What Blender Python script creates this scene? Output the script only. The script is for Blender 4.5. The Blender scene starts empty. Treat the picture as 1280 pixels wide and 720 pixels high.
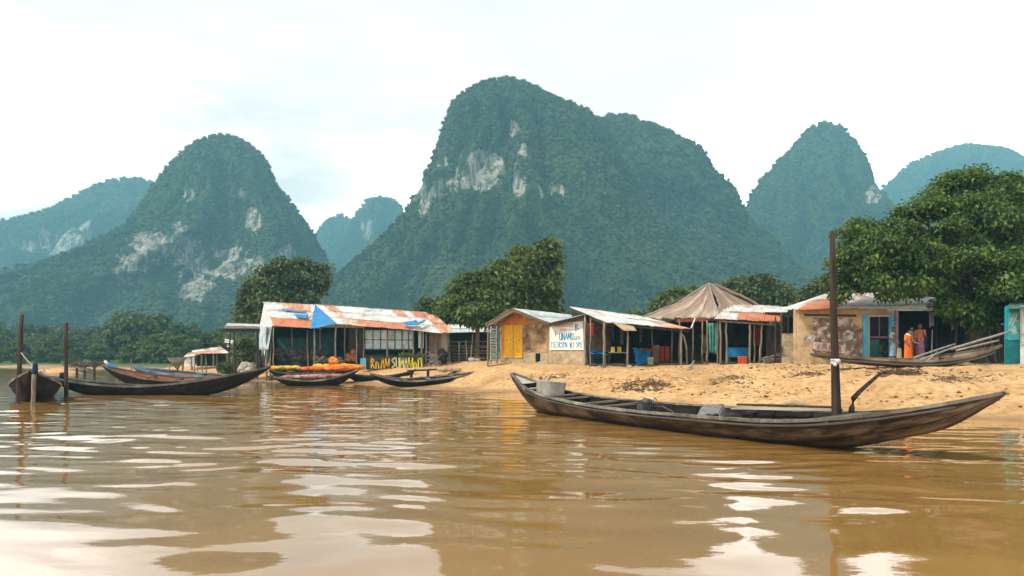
import bpy, bmesh, math, random
import numpy as np
from mathutils import Vector, Matrix, Euler
SUN_E, SKY_LOW, SKY_HIGH, EXPOSURE = 4.2, .45, .064, 0.34
WAVE = .0112
HAZE_COL, HAZE_D = (.30, .77, 1.0), .00066

random.seed(7)
RNG = np.random.default_rng(7)
scene = bpy.context.scene
COL = scene.collection
PI = math.pi
EYE, HOR, FPX = 1.6, 446.0, 1000.0        # eye height, horizon row and focal length (photo pixels)

def P(px, py, Y):
    """world point seen at photo pixel (px,py) at distance Y"""
    return Vector(((px - 640) / FPX * Y, Y, EYE - (py - HOR) / FPX * Y))

def PZ(px, Y, z):
    return Vector(((px - 640) / FPX * Y, Y, z))

# ------------------------------------------------------------------ noise
def _hash(ix, iy, iz, seed):
    n = (ix.astype(np.int64) * 374761393 + iy.astype(np.int64) * 668265263 + iz.astype(np.int64) * 2147483647 + seed * 974711) & 0xffffffff
    n = ((n ^ (n >> 13)) * 1274126177) & 0xffffffff
    n = (n ^ (n >> 16)) & 0xffffffff
    n = (n * 2246822519) & 0xffffffff
    n = n ^ (n >> 15)
    return (n & 0xffffff) / float(0xffffff)

def vnoise(p, seed=0):
    p = np.asarray(p, float)
    i = np.floor(p).astype(np.int64); f = p - i
    f = f * f * (3 - 2 * f)
    x, y, z = i[:, 0], i[:, 1], i[:, 2]
    r = 0
    for dx in (0, 1):
        wx = f[:, 0] if dx else 1 - f[:, 0]
        for dy in (0, 1):
            wy = f[:, 1] if dy else 1 - f[:, 1]
            for dz in (0, 1):
                wz = f[:, 2] if dz else 1 - f[:, 2]
                r = r + wx * wy * wz * _hash(x + dx, y + dy, z + dz, seed)
    return r * 2 - 1

def fbm(p, octv=4, seed=0):
    p = np.asarray(p, float); a, s, t = 1.0, 0, 0
    for o in range(octv):
        s = s + a * vnoise(p * (2.03 ** o) + 17.3 * o, seed + o); t += a; a *= .5
    return s / t

def sstep(a, b, x):
    t = np.clip((x - a) / (b - a), 0, 1)
    return t * t * (3 - 2 * t)

# ------------------------------------------------------------------ objects
def tag(o, label=None, cat=None, group=None, kind=None):
    if label: o['label'] = label
    if cat: o['category'] = cat
    if group: o['group'] = group
    if kind: o['kind'] = kind
    return o

def thing(name, label, cat, loc=(0, 0, 0), group=None, rz=0.0):
    o = bpy.data.objects.new(name, None)
    o.empty_display_size = .2
    COL.objects.link(o)
    o.location = loc; o.rotation_euler = (0, 0, rz)
    return tag(o, label, cat, group)

def link_mesh(name, me, parent=None):
    o = bpy.data.objects.new(name, me)
    COL.objects.link(o)
    if parent is not None:
        o.parent = parent
    return o

def copy_tree(o, parent=None):
    c = o.copy(); COL.objects.link(c)
    if parent is not None: c.parent = parent
    for ch in [k for k in bpy.data.objects if k.parent == o]:
        copy_tree(ch, c)
    return c

def np_mesh(name, verts, faces, mats=(), midx=None, smooth=False, uv=None):
    """verts (N,3); faces (M,k) array of one size"""
    me = bpy.data.meshes.new(name)
    verts = np.asarray(verts, np.float32); faces = np.asarray(faces, np.int32)
    n, k = faces.shape
    me.vertices.add(len(verts)); me.vertices.foreach_set('co', verts.ravel())
    me.loops.add(n * k); me.loops.foreach_set('vertex_index', faces.ravel())
    me.polygons.add(n)
    me.polygons.foreach_set('loop_start', np.arange(0, n * k, k, dtype=np.int32))
    me.polygons.foreach_set('loop_total', np.full(n, k, np.int32))
    for m in mats: me.materials.append(m)
    if midx is not None: me.polygons.foreach_set('material_index', np.asarray(midx, np.int32))
    me.polygons.foreach_set('use_smooth', np.full(n, bool(smooth)))
    if uv is not None:
        l = me.uv_layers.new(name='UVMap')
        l.data.foreach_set('uv', np.asarray(uv, np.float32)[faces.ravel()].ravel())
    me.update(calc_edges=True); me.validate()
    return me

def grid_faces(nu, nv, wrap=False):
    """index grid [u][v] -> quads"""
    a = np.arange(nu * nv).reshape(nu, nv)
    if wrap: a = np.vstack([a, a[:1]])
    return np.stack([a[:-1, :-1], a[1:, :-1], a[1:, 1:], a[:-1, 1:]], -1).reshape(-1, 4)

class MB:
    """collects shapes into one mesh (world coordinates; the parent's location is taken off on build)"""
    def __init__(s, seed=1):
        s.v, s.f, s.m, s.sm, s.uv = [], [], [], [], []
        s.r = random.Random(seed)
    def add(s, vs, fs, m=0, smooth=False, uv=None):
        b = len(s.v)
        s.v += [tuple(v) for v in vs]
        s.uv += list(uv) if uv is not None else [(v[0] + v[1], v[2]) for v in vs]
        for f in fs:
            s.f.append([i + b for i in f]); s.m.append(m); s.sm.append(smooth)
        return s
    def box(s, c, size, R=None, m=0, jit=0.0):
        hx, hy, hz = size[0] / 2, size[1] / 2, size[2] / 2
        vs = []
        for x, y, z in ((-1,-1,-1),(1,-1,-1),(1,1,-1),(-1,1,-1),(-1,-1,1),(1,-1,1),(1,1,1),(-1,1,1)):
            p = Vector((x * hx, y * hy, z * hz))
            if jit: p += Vector([s.r.uniform(-jit, jit) for _ in range(3)])
            if R is not None: p = R @ p
            vs.append(p + Vector(c))
        return s.add(vs, [(0,3,2,1),(4,5,6,7),(0,1,5,4),(1,2,6,5),(2,3,7,6),(3,0,4,7)], m)
    def beam(s, p0, p1, w, h, m=0, up=(0, 0, 1)):
        p0, p1 = Vector(p0), Vector(p1)
        d = (p1 - p0); L = d.length; d.normalize()
        u = Vector(up)
        if abs(d.dot(u)) > .95: u = Vector((0, 1, 0))
        a = d.cross(u).normalized(); b = a.cross(d)
        vs, uv = [], []
        for i, p in enumerate((p0, p1)):
            for k, (q, r) in enumerate(((-1,-1),(1,-1),(1,1),(-1,1))):
                vs.append(p + a * (q * w / 2) + b * (r * h / 2)); uv.append((i * L, k * .25))
        return s.add(vs, [(0,3,2,1),(4,5,6,7),(0,1,5,4),(1,2,6,5),(2,3,7,6),(3,0,4,7)], m, uv=uv)
    def tube(s, pts, rad, n=8, m=0, wob=0.0, smooth=True, cap=True):
        pts = [Vector(p) for p in pts]
        if not isinstance(rad, (list, tuple)): rad = [rad] * len(pts)
        vs, uv, L = [], [], 0.0
        ref = Vector((.31, .17, .9)) if abs((pts[-1] - pts[0]).normalized().z) < .9 else Vector((1, .2, 0))
        for i, p in enumerate(pts):
            t = (pts[min(i + 1, len(pts) - 1)] - pts[max(i - 1, 0)]).normalized()
            a = t.cross(ref).normalized(); b = t.cross(a)
            if i: L += (p - pts[i - 1]).length
            for k in range(n):
                an = 2 * PI * k / n
                r = rad[i] * (1 + s.r.uniform(-wob, wob))
                vs.append(p + a * (math.cos(an) * r) + b * (math.sin(an) * r)); uv.append((L, k / n))
        fs = []
        for i in range(len(pts) - 1):
            for k in range(n):
                k2 = (k + 1) % n
                fs.append((i * n + k, i * n + k2, (i + 1) * n + k2, (i + 1) * n + k))
        s.add(vs, fs, m, smooth, uv)
        if cap:
            b = len(s.v) - len(vs)
            s.f.append([b + k for k in range(n)][::-1]); s.m.append(m); s.sm.append(False)
            e = b + (len(pts) - 1) * n
            s.f.append([e + k for k in range(n)]); s.m.append(m); s.sm.append(False)
        return s
    def pole(s, p0, p1, r0, r1=None, m=0, bend=.02, n=8, seg=5):
        """a rough, slightly bent pole"""
        p0, p1 = Vector(p0), Vector(p1); r1 = r0 if r1 is None else r1
        L = (p1 - p0).length
        pts, rad = [], []
        for i in range(seg + 1):
            t = i / seg
            o = Vector((s.r.uniform(-1, 1), s.r.uniform(-1, 1), 0)) * bend * L * .4 * (0 if i in (0, seg) else 1)
            pts.append(p0.lerp(p1, t) + o); rad.append((r0 + (r1 - r0) * t) * s.r.uniform(.9, 1.1))
        return s.tube(pts, rad, n, m, .06)
    def prism(s, pts, ext, m=0, m_side=None):
        """planar polygon pushed along ext"""
        pts = [Vector(p) for p in pts]; ext = Vector(ext); n = len(pts)
        vs = pts + [p + ext for p in pts]
        s.add(vs, [list(range(n)), list(range(2 * n - 1, n - 1, -1))], m)
        b = len(s.v) - 2 * n
        for i in range(n):
            j = (i + 1) % n
            s.f.append([b + j, b + i, b + n + i, b + n + j]); s.m.append(m if m_side is None else m_side); s.sm.append(False)
        return s
    def patch(s, A, B, C, D, nu, nv, fn=None, t=.01, m=0, smooth=True, uvs=(1, 1)):
        """bilinear sheet A-B along u (top), D-C (bottom), thickness t; fn(u,v)->offset along the normal"""
        A, B, C, D = map(Vector, (A, B, C, D))
        nrm = (B - A).cross(D - A)
        if nrm.length < 1e-6: nrm = (C - B).cross(D - B)
        nrm = -nrm.normalized()
        vs, uv = [], []
        for lay in (0, 1):
            for i in range(nu + 1):
                u = i / nu
                for j in range(nv + 1):
                    v = j / nv
                    p = A.lerp(B, u).lerp(D.lerp(C, u), v)
                    o = fn(u, v) if fn else 0.0
                    vs.append(p + nrm * (o - (t if lay else 0))); uv.append((u * uvs[0], v * uvs[1]))
        N = (nu + 1) * (nv + 1); W = nv + 1
        fs = []
        for i in range(nu):
            for j in range(nv):
                a, b, c, d = i * W + j, (i + 1) * W + j, (i + 1) * W + j + 1, i * W + j + 1
                fs.append((a, d, c, b)); fs.append((a + N, b + N, c + N, d + N))
        for i in range(nu):
            for j in (0, nv):
                a, b = i * W + j, (i + 1) * W + j
                fs.append((a, b, b + N, a + N) if j == 0 else (b, a, a + N, b + N))
        for j in range(nv):
            for i in (0, nu):
                a, b = i * W + j, i * W + j + 1
                fs.append((b, a, a + N, b + N) if i == 0 else (a, b, b + N, a + N))
        return s.add(vs, fs, m, smooth, uv)
    def ico(s, c, r, sub=1, m=0, sq=(1, 1, 1), jit=.12, smooth=True):
        bm = bmesh.new(); bmesh.ops.create_icosphere(bm, subdivisions=sub, radius=1)
        vs = [Vector(c) + Vector((v.co.x * sq[0], v.co.y * sq[1], v.co.z * sq[2])) * r * (1 + s.r.uniform(-jit, jit)) for v in bm.verts]
        fs = [[v.index for v in f.verts] for f in bm.faces]; bm.free()
        return s.add(vs, fs, m, smooth)
    def lathe(s, c, prof, n=24, m=0, R=None, smooth=True):
        vs = []
        for r, z in prof:
            for k in range(n):
                a = 2 * PI * k / n
                p = Vector((r * math.cos(a), r * math.sin(a), z))
                vs.append((R @ p if R else p) + Vector(c))
        fs = []
        for i in range(len(prof) - 1):
            for k in range(n):
                k2 = (k + 1) % n
                fs.append((i * n + k, i * n + k2, (i + 1) * n + k2, (i + 1) * n + k))
        return s.add(vs, fs, m, smooth)
    def build(s, name, mats, parent=None, label=None):
        me = bpy.data.meshes.new(name)
        off = Vector((0, 0, 0))
        vs = s.v
        if parent is not None:
            M = parent_matrix(parent).inverted()
            vs = [M @ Vector(v) for v in vs]
        me.from_pydata([tuple(v) for v in vs], [], s.f)
        if not isinstance(mats, (list, tuple)): mats = [mats]
        for mm in mats: me.materials.append(mm)
        me.polygons.foreach_set('material_index', s.m)
        me.polygons.foreach_set('use_smooth', s.sm)
        l = me.uv_layers.new(name='UVMap')
        li = np.empty(len(me.loops), np.int32); me.loops.foreach_get('vertex_index', li)
        l.data.foreach_set('uv', np.asarray(s.uv, np.float32)[li].ravel())
        me.update()
        o = link_mesh(name, me, parent)
        if label: o['label'] = label
        return o
    def top(s, name, mats, label, cat, group=None, kind=None):
        """build as a thing that is one mesh, its origin at its base"""
        a = np.array(s.v); c = Vector(((a[:, 0].min() + a[:, 0].max()) / 2, (a[:, 1].min() + a[:, 1].max()) / 2, a[:, 2].min()))
        s.v = [tuple(Vector(v) - c) for v in s.v]
        o = s.build(name, mats); o.location = c
        return tag(o, label, cat, group, kind)

def parent_matrix(o):
    m = Matrix.LocRotScale(o.location, o.rotation_euler, o.scale)
    return parent_matrix(o.parent) @ m if o.parent else m

# ------------------------------------------------------------------ materials
class NT:
    def __init__(s, name):
        s.mat = bpy.data.materials.new(name); s.mat.use_nodes = True
        s.t = s.mat.node_tree; s.t.nodes.clear()
        s.out = s.n('ShaderNodeOutputMaterial')
    def n(s, typ, **kw):
        x = s.t.nodes.new(typ)
        for k, v in kw.items(): setattr(x, k, v)
        return x
    def l(s, a, b): s.t.links.new(a, b)
    def set(s, sock, v):
        if hasattr(v, 'is_output'): s.l(v, sock)
        else: sock.default_value = v
    def coord(s, kind='Object', scale=(1, 1, 1), loc=(0, 0, 0)):
        if kind == 'World': src = s.n('ShaderNodeNewGeometry').outputs['Position']
        else: src = s.n('ShaderNodeTexCoord').outputs[kind]
        m = s.n('ShaderNodeMapping'); s.l(src, m.inputs['Vector'])
        m.inputs['Scale'].default_value = scale; m.inputs['Location'].default_value = loc
        return m.outputs[0]
    def noise(s, vec, scale=1, detail=4, rough=.55, dist=0.0):
        x = s.n('ShaderNodeTexNoise'); s.l(vec, x.inputs['Vector'])
        x.inputs['Scale'].default_value = scale; x.inputs['Detail'].default_value = detail
        x.inputs['Roughness'].default_value = rough; x.inputs['Distortion'].default_value = dist
        return x.outputs['Fac']
    def ramp(s, fac, stops, interp='LINEAR'):
        r = s.n('ShaderNodeValToRGB'); s.l(fac, r.inputs[0]); e = r.color_ramp.elements
        r.color_ramp.interpolation = interp
        while len(e) < len(stops): e.new(.5)
        for k, (p, c) in enumerate(stops):
            e[k].position = p
            e[k].color = (c, c, c, 1) if isinstance(c, (int, float)) else (*c, 1)
        return r.outputs[0]
    def mix(s, fac, a, b, mode='MIX'):
        x = s.n('ShaderNodeMix', data_type='RGBA', blend_type=mode)
        s.set(x.inputs[0], fac)
        for sock, v in ((x.inputs[6], a), (x.inputs[7], b)):
            s.set(sock, v if hasattr(v, 'is_output') else (*v, 1))
        return x.outputs[2]
    def math(s, op, a, b=0.0, clamp=False):
        x = s.n('ShaderNodeMath', operation=op, use_clamp=clamp)
        s.set(x.inputs[0], a); s.set(x.inputs[1], b)
        return x.outputs[0]
    def bsdf(s, color, rough=.8, bump=None, bstr=.3, bdist=.02, spec=.3, metal=0.0, **kw):
        b = s.n('ShaderNodeBsdfPrincipled')
        s.set(b.inputs['Base Color'], color if hasattr(color, 'is_output') else (*color, 1))
        s.set(b.inputs['Roughness'], rough)
        b.inputs['Specular IOR Level'].default_value = spec; s.set(b.inputs['Metallic'], metal)
        for k, v in kw.items(): b.inputs[k].default_value = v
        if bump is not None:
            bn = s.n('ShaderNodeBump'); s.l(bump, bn.inputs['Height'])
            bn.inputs['Strength'].default_value = bstr; bn.inputs['Distance'].default_value = bdist
            s.l(bn.outputs[0], b.inputs['Normal'])
        s.l(b.outputs[0], s.out.inputs['Surface'])
        return b

_M = {}
def blend_mat(name, c1, c2, scale=(1, 1, 1), nscale=4, coord='Object', rough=.85, c3=None, t3=.62, s3=1.2, bstr=.3, bdist=.02, spec=.2, detail=5, lo=.35, hi=.65, metal=0.0):
    """two colours mottled, plus an optional stain colour with a shape of its own"""
    if name in _M: return _M[name]
    t = NT(name)
    v = t.coord(coord, scale)
    n = t.noise(v, nscale, detail, .62)
    col = t.ramp(n, [(lo, c1), (hi, c2)])
    if c3 is not None:
        n2 = t.noise(t.coord(coord, (1, 1, 1), (3.1, 1.7, .4)), s3, 6, .65)
        f = t.ramp(n2, [(t3 - .06, 0.0), (t3 + .06, 1.0)])
        col = t.mix(f, col, c3)
    t.bsdf(col, rough, n, bstr, bdist, spec, metal)
    _M[name] = t.mat
    return t.mat
# ================================================================== camera, light, air
cam_d = bpy.data.cameras.new('camera'); cam = bpy.data.objects.new('camera', cam_d); COL.objects.link(cam)
cam.location = (0, 0, EYE); cam.rotation_euler = (PI / 2, 0, 0)
cam_d.sensor_width = 36; cam_d.lens = 36 * FPX / 1280
cam_d.shift_y = (HOR - 360) / 1280
cam_d.clip_start = .1; cam_d.clip_end = 8000
scene.camera = cam

SUN_DIR = Vector((-.52, -.30, .80)).normalized()      # towards the sun
sun_el = math.asin(SUN_DIR.z); sun_az = math.atan2(SUN_DIR.x, SUN_DIR.y)
sd = bpy.data.lights.new('sun', 'SUN'); so = bpy.data.objects.new('sun', sd); COL.objects.link(so)
sd.energy = SUN_E; sd.angle = math.radians(5); sd.color = (1, .93, .82)
so.rotation_euler = SUN_DIR.to_track_quat('Z', 'Y').to_euler(); so.location = (-200, -100, 900)

w = bpy.data.worlds.new('World'); scene.world = w; w.use_nodes = True
nt = w.node_tree; nt.nodes.clear()
def wn(t, **kw):
    x = nt.nodes.new(t)
    for k, v in kw.items(): setattr(x, k, v)
    return x
wo = wn('ShaderNodeOutputWorld'); bg = wn('ShaderNodeBackground'); bg.inputs[1].default_value = .1
sky = wn('ShaderNodeTexSky', sky_type='NISHITA'); sky.sun_disc = False
sky.sun_elevation = sun_el; sky.sun_rotation = sun_az; sky.air_density = 1; sky.dust_density = 2
tc = wn('ShaderNodeTexCoord'); sep = wn('ShaderNodeSeparateXYZ'); nt.links.new(tc.outputs['Generated'], sep.inputs[0])
# cloud sheet: a bright milky layer, brighter low down, with a few grey banks
def wmath(op, a, b=0.0, c=False):
    x = wn('ShaderNodeMath', operation=op, use_clamp=c)
    for k, v in ((0, a), (1, b)):
        if hasattr(v, 'is_output'): nt.links.new(v, x.inputs[k])
        else: x.inputs[k].default_value = v
    return x.outputs[0]
def wramp(f, stops):
    r = wn('ShaderNodeValToRGB'); nt.links.new(f, r.inputs[0]); e = r.color_ramp.elements
    while len(e) < len(stops): e.new(.5)
    for k, (p, c) in enumerate(stops): e[k].position = p; e[k].color = (c, c, c, 1) if isinstance(c, (int, float)) else (*c, 1)
    return r.outputs[0]
mp = wn('ShaderNodeMapping'); nt.links.new(tc.outputs['Generated'], mp.inputs[0]); mp.inputs['Scale'].default_value = (1.6, 1.6, 4.2); mp.inputs['Location'].default_value = (.35, .1, .3)
ns = wn('ShaderNodeTexNoise'); nt.links.new(mp.outputs[0], ns.inputs[0]); ns.inputs['Scale'].default_value = 1.3; ns.inputs['Detail'].default_value = 5; ns.inputs['Roughness'].default_value = .5
bank = wramp(ns.outputs['Fac'], [(.42, 0.0), (.62, 1.0)])
# the grey bank stands over the left
dp = wn('ShaderNodeVectorMath', operation='DOT_PRODUCT'); nt.links.new(tc.outputs['Generated'], dp.inputs[0]); dp.inputs[1].default_value = Vector((-.50, .85, .28)).normalized()
side = wramp(dp.outputs['Value'], [(.86, .25), (.985, 1.0)])
bank2 = wmath('MULTIPLY', bank, side)
zn = wmath('ADD', sep.outputs['Z'], wmath('MULTIPLY', wmath('SUBTRACT', ns.outputs['Fac'], .5), .34))
lum = wramp(zn, [(0.0, SKY_LOW), (.20, SKY_LOW * .95), (.30, .135), (.40, .109), (.62, SKY_HIGH), (1.0, SKY_HIGH)])
tint = wn('ShaderNodeMix', data_type='RGBA', blend_type='MULTIPLY'); tint.inputs[0].default_value = 1; nt.links.new(lum, tint.inputs[6]); tint.inputs[7].default_value = (1.10, .97, .90, 1); lum = tint.outputs[2]
grey = wn('ShaderNodeMix', data_type='RGBA'); nt.links.new(bank2, grey.inputs[0]); nt.links.new(lum, grey.inputs[6]); grey.inputs[7].default_value = (.099, .083, .074, 1)
cl = wn('ShaderNodeVectorMath', operation='SCALE'); nt.links.new(grey.outputs[2], cl.inputs[0]); cl.inputs['Scale'].default_value = 100
mx = wn('ShaderNodeMix', data_type='RGBA'); mx.inputs[0].default_value = .97
nt.links.new(sky.outputs[0], mx.inputs[6]); nt.links.new(cl.outputs[0], mx.inputs[7])
nt.links.new(mx.outputs[2], bg.inputs[0]); nt.links.new(bg.outputs[0], wo.inputs[0])

scene.view_settings.view_transform = 'Standard'; scene.view_settings.look = 'None'
scene.view_settings.gamma = 1; scene.view_settings.use_curve_mapping = False; scene.view_settings.exposure = EXPOSURE
cy = scene.cycles
cy.max_bounces = 5; cy.diffuse_bounces = 2; cy.glossy_bounces = 2; cy.transmission_bounces = 2; cy.transparent_max_bounces = 6
cy.volume_bounces = 0; cy.use_denoising = True; cy.sample_clamp_indirect = 6; cy.caustics_reflective = False; cy.caustics_refractive = False
cy.use_adaptive_sampling = False
try: cy.denoiser = 'OPENIMAGEDENOISE'
except Exception: pass

# ================================================================== ground and water
SHORE = np.array([(-400,158),(-160,138),(-85,128),(-49,100),(-30,76),(-21,60),(-16,51),(-9,45.5),(-5.5,40),(-3,38.2),(0,36),(2.0,31),(4.3,26.8),(6.5,24.6),(8.5,22.8),(10.5,21.3),(13,19.9),(20,17.5),(40,10),(80,-10),(150,-60),(2200,-900)], float)
def shore_dist(x, y):
    best = np.full(x.shape, 1e9)
    for (ax, ay), (bx, by) in zip(SHORE[:-1], SHORE[1:]):
        dx, dy = bx - ax, by - ay
        t = np.clip(((x - ax) * dx + (y - ay) * dy) / (dx * dx + dy * dy), 0, 1)
        best = np.minimum(best, np.hypot(x - ax - t * dx, y - ay - t * dy))
    return np.where(y > np.interp(x, SHORE[:, 0], SHORE[:, 1]), best, -best)
def ground_raw(x, y):
    d = shore_dist(x, y)
    pl = np.interp(x, [-300,-40,-16,-10,-6,-3,5,9,40], [.25,.5,.74,.78,1.0,1.22,1.26,1.2,1.2])
    wd = np.interp(x, [-300,-30,-16,-8,-4,-1,0,5,10,40], [9,8,6.5,7.5,11,8.5,8,12,14,15])
    t = np.clip(d / wd, 0, 1)
    lowb = sstep(-.5, -2.5, x) * sstep(-40, -25, x)             # the flat beach in front of the long house
    prof = (1 - (1 - t) ** 1.9) * (1 - lowb) + lowb * sstep(.12, 1.0, t + .06)
    h = np.where(d > 0, pl * prof + .02 * np.clip(d, 0, 3), np.maximum(d * .14, -2.2))
    h = h + np.clip(d - 40, 0, None) * .012 * (d > 0)
    return h, d
def ground_z(x, y):
    h, _ = ground_raw(np.array([float(x)]), np.array([float(y)]))
    return float(h[0])

def axis(segs):
    out = []
    for a, b, s0, s1 in segs:
        v = a; 
        n = max(1, int(round(abs(b - a) / ((s0 + s1) / 2))))
        t = np.linspace(0, 1, n + 1)[:-1]
        if abs(s1 - s0) < 1e-6: out.append(a + (b - a) * t)
        else:
            k = math.log(s1 / s0); out.append(a + (b - a) * (np.exp(k * t) - 1) / (math.exp(k) - 1))
    out.append(np.array([segs[-1][1]]))
    return np.concatenate(out)
gx = axis([(-2200,-150,260,12),(-150,-30,12,.5),(-30,-9,.35,.12),(-9,18,.065,.065),(18,40,.15,2),(40,300,3,25),(300,2200,30,260)])
gy = axis([(-900,5,150,4),(5,18,2,.12),(18,42,.065,.075),(42,62,.12,.3),(62,160,.5,3),(160,500,5,30),(500,2300,40,260)])
X, Y = np.meshgrid(gx, gy, indexing='ij'); x, y = X.ravel(), Y.ravel()
h, d = ground_raw(x, y)
near = np.exp(-np.clip(np.hypot(x - 3, (y - 30)) - 25, 0, None) / 25)
p3 = np.stack([x, y, np.zeros_like(x)], 1)
onland = sstep(.3, 2.5, d)
lump = fbm(p3 * .55, 4, 3)
clod = fbm(p3 * 2.6, 4, 9)
tramp = sstep(-.05, .35, fbm(p3 * np.array([.22, .5, 1]), 3, 21))         # churned places
h = h + near * onland * (.05 * lump + .066 * clod * (.35 + tramp) + .03 * np.abs(fbm(p3 * 5.5, 3, 14)) * tramp * 1.6)
h = h + near * sstep(-.2, .6, d) * (1 - onland) * .012 * clod
# a low cut step along the bank
step_n = fbm(p3 * .5, 2, 31) * 1.2
h = h + near * .11 * sstep(0, .25, d - 3.6 - step_n) * sstep(-12, -2, x) - near * .11 * sstep(-2, 5, d - 3.6) * sstep(-12, -2, x)
# footprints and the grooves where boats were dragged up
fr = np.random.default_rng(23); nm = (x > -6) & (x < 17) & (y > 20) & (y < 42); xi, yi = x[nm], y[nm]; dh = np.zeros(xi.size)
for (ax, ay, bx, by) in [(1,36,6,39),(3,33,9,36.5),(6,27,8,37),(9,25,12,35),(5,36,16,33.5),(2,38,13,37),(8,30,15,28),(11,23,14,33),(4,31,5,39),(7,34,14,35.5)]:
    Lp = math.hypot(bx - ax, by - ay); n_ = int(Lp / .42); dx_, dy_ = (bx - ax) / Lp, (by - ay) / Lp
    for i in range(n_):
        sd_ = .13 * (1 if i % 2 else -1) + fr.normal(0, .05); wv = .5 * math.sin(i * .35 + ax)
        fx, fy = ax + dx_ * i * .42 - dy_ * (sd_ + wv), ay + dy_ * i * .42 + dx_ * (sd_ + wv)
        q = (np.abs(xi - fx) < .5) & (np.abs(yi - fy) < .5); u_ = (xi[q] - fx) * dx_ + (yi[q] - fy) * dy_; v_ = (yi[q] - fy) * dx_ - (xi[q] - fx) * dy_
        rr2 = (u_ / .15) ** 2 + (v_ / .085) ** 2; dh[q] += -.050 * np.exp(-rr2) + .022 * np.exp(-(np.sqrt(rr2) - 1.6) ** 2 * 3)
for (ax, ay, bx, by, wd_) in [(8.6,23,14.3,30.6,.28),(9.4,22.8,15.2,30.8,.18),(-3.6,38.4,-1.6,42.6,.3)]:
    Lp = math.hypot(bx - ax, by - ay); dx_, dy_ = (bx - ax) / Lp, (by - ay) / Lp
    u_ = (xi - ax) * dx_ + (yi - ay) * dy_; v_ = (yi - ay) * dx_ - (xi - ax) * dy_ + .25 * np.sin(u_ * .6)
    inside = sstep(0, .6, u_) * sstep(Lp, Lp - .6, u_); dh += inside * (-.06 * np.exp(-(v_ / wd_) ** 2) + .03 * np.exp(-((np.abs(v_) - 1.7 * wd_) / (.5 * wd_)) ** 2))
h[nm] += dh
veg = sstep(28, 50, d + 12 * fbm(p3 * .06, 3, 5)) * np.where(x < -36, 1, 1)
veg = np.where(x < -40, sstep(.8, 3, d + 1.5 * fbm(p3 * .2, 3, 5)), veg)
t = NT('sand_and_earth')
vw = t.coord('World')
n1 = t.noise(vw, .5, 6, .6); n2 = t.noise(vw, 4.5, 6, .65); n3 = t.noise(vw, 38, 3, .6)
c = t.ramp(n1, [(.24, (.33, .185, .08)), (.38, (.47, .28, .125)), (.55, (.58, .365, .175)), (.75, (.66, .45, .24))])
c = t.mix(t.ramp(n2, [(.44, 0.0), (.66, .9)]), c, (.31, .17, .065))
lit = t.noise(t.coord('World', (1, 2.2, 1), (5, 2, 0)), 1.3, 7, .72)
c = t.mix(t.ramp(lit, [(.60, 0.0), (.66, .8)]), c, (.15, .085, .04))    # scattered dark litter
at = t.n('ShaderNodeAttribute', attribute_name='veg')
gcol = t.ramp(n2, [(.3, (.035, .06, .018)), (.7, (.09, .12, .035))])
c = t.mix(at.outputs['Fac'], c, gcol)
sz = t.n('ShaderNodeSeparateXYZ'); t.l(t.n('ShaderNodeNewGeometry').outputs['Position'], sz.inputs[0])
wetn = t.math('ADD', sz.outputs['Z'], t.math('MULTIPLY', t.math('SUBTRACT', n1, .5), .10))
wet = t.ramp(wetn, [(.03, 1.0), (.16, 0.0)])
c = t.mix(wet, c, t.mix(.75, c, (.25, .14, .055)))
rg = t.ramp(wet, [(0, .92), (1, .35)])
hb = t.math('ADD', t.math('MULTIPLY', n2, .7), t.math('MULTIPLY', n3, .3))
t.bsdf(c, rg, hb, .8, .07, .2)
me = np_mesh('ground', np.stack([x, y, h], 1), grid_faces(len(gx), len(gy)), [t.mat], smooth=True)
a = me.attributes.new('veg', 'FLOAT', 'POINT'); a.data.foreach_set('value', veg.astype(np.float32))
tag(link_mesh('ground', me), 'sandy river bank and earth that carries the village', 'ground', kind='structure')

# water: many crossing low waves
rows = axis([(-5, 3.6, .6, .05), (3.6, 14, .028, .05), (14, 45, .055, .14), (45, 170, .16, 1.6)])
us = np.concatenate([np.linspace(-3.5, -.9, 22)[:-1], np.linspace(-.9, .9, 520), np.linspace(.9, 3.5, 22)[1:]])
U, YR = np.meshgrid(us, rows, indexing='ij')
xw = (U * (YR + 8) * .8).ravel(); yw = YR.ravel()
wr = np.random.default_rng(11)
z = np.zeros_like(xw)
pw = np.stack([xw, yw, np.zeros_like(xw)], 1)
amp_mod = .55 + .75 * sstep(-.35, .45, fbm(pw * np.array([.10, .16, 1]), 3, 40))
amp_mod *= np.interp(xw / (yw + 8), [-.6, -.1, .15, .5], [1.25, 1.0, .72, .68])
wx_, wy_ = fbm(pw * .35, 2, 51) * .5, fbm(pw * .35, 2, 52) * .5
for i in range(60):
    lam = math.exp(wr.uniform(math.log(.36), math.log(4.2)))
    th = wr.normal(0, .42) + (PI if wr.random() < .3 else 0) + .12
    k = 2 * PI / lam
    slope = WAVE * math.exp(-((math.log(lam) - math.log(1.1)) / .85) ** 2)
    z += slope / k * np.sin(k * (math.sin(th) * (xw + wx_) + math.cos(th) * (yw + wy_)) + wr.uniform(0, 2 * PI))
mid_ = sstep(8, 13, yw) * sstep(48, 30, yw)
for i in range(34):                                  # small wind ripples
    lam = math.exp(wr.uniform(math.log(.34), math.log(.75))); th = wr.normal(0, .35) + .05; k = 2 * PI / lam
    z += mid_ * .0052 / k * np.sin(k * (math.sin(th) * (xw + wx_ * .6) + math.cos(th) * (yw + wy_ * .6)) + wr.uniform(0, 2 * PI))
z *= amp_mod * np.interp(yw, [5, 9, 16, 40], [.72, .9, 1.1, 1.25])
t = NT('muddy_water')
v1 = t.coord('World', (1, 1.5, 1))
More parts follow.
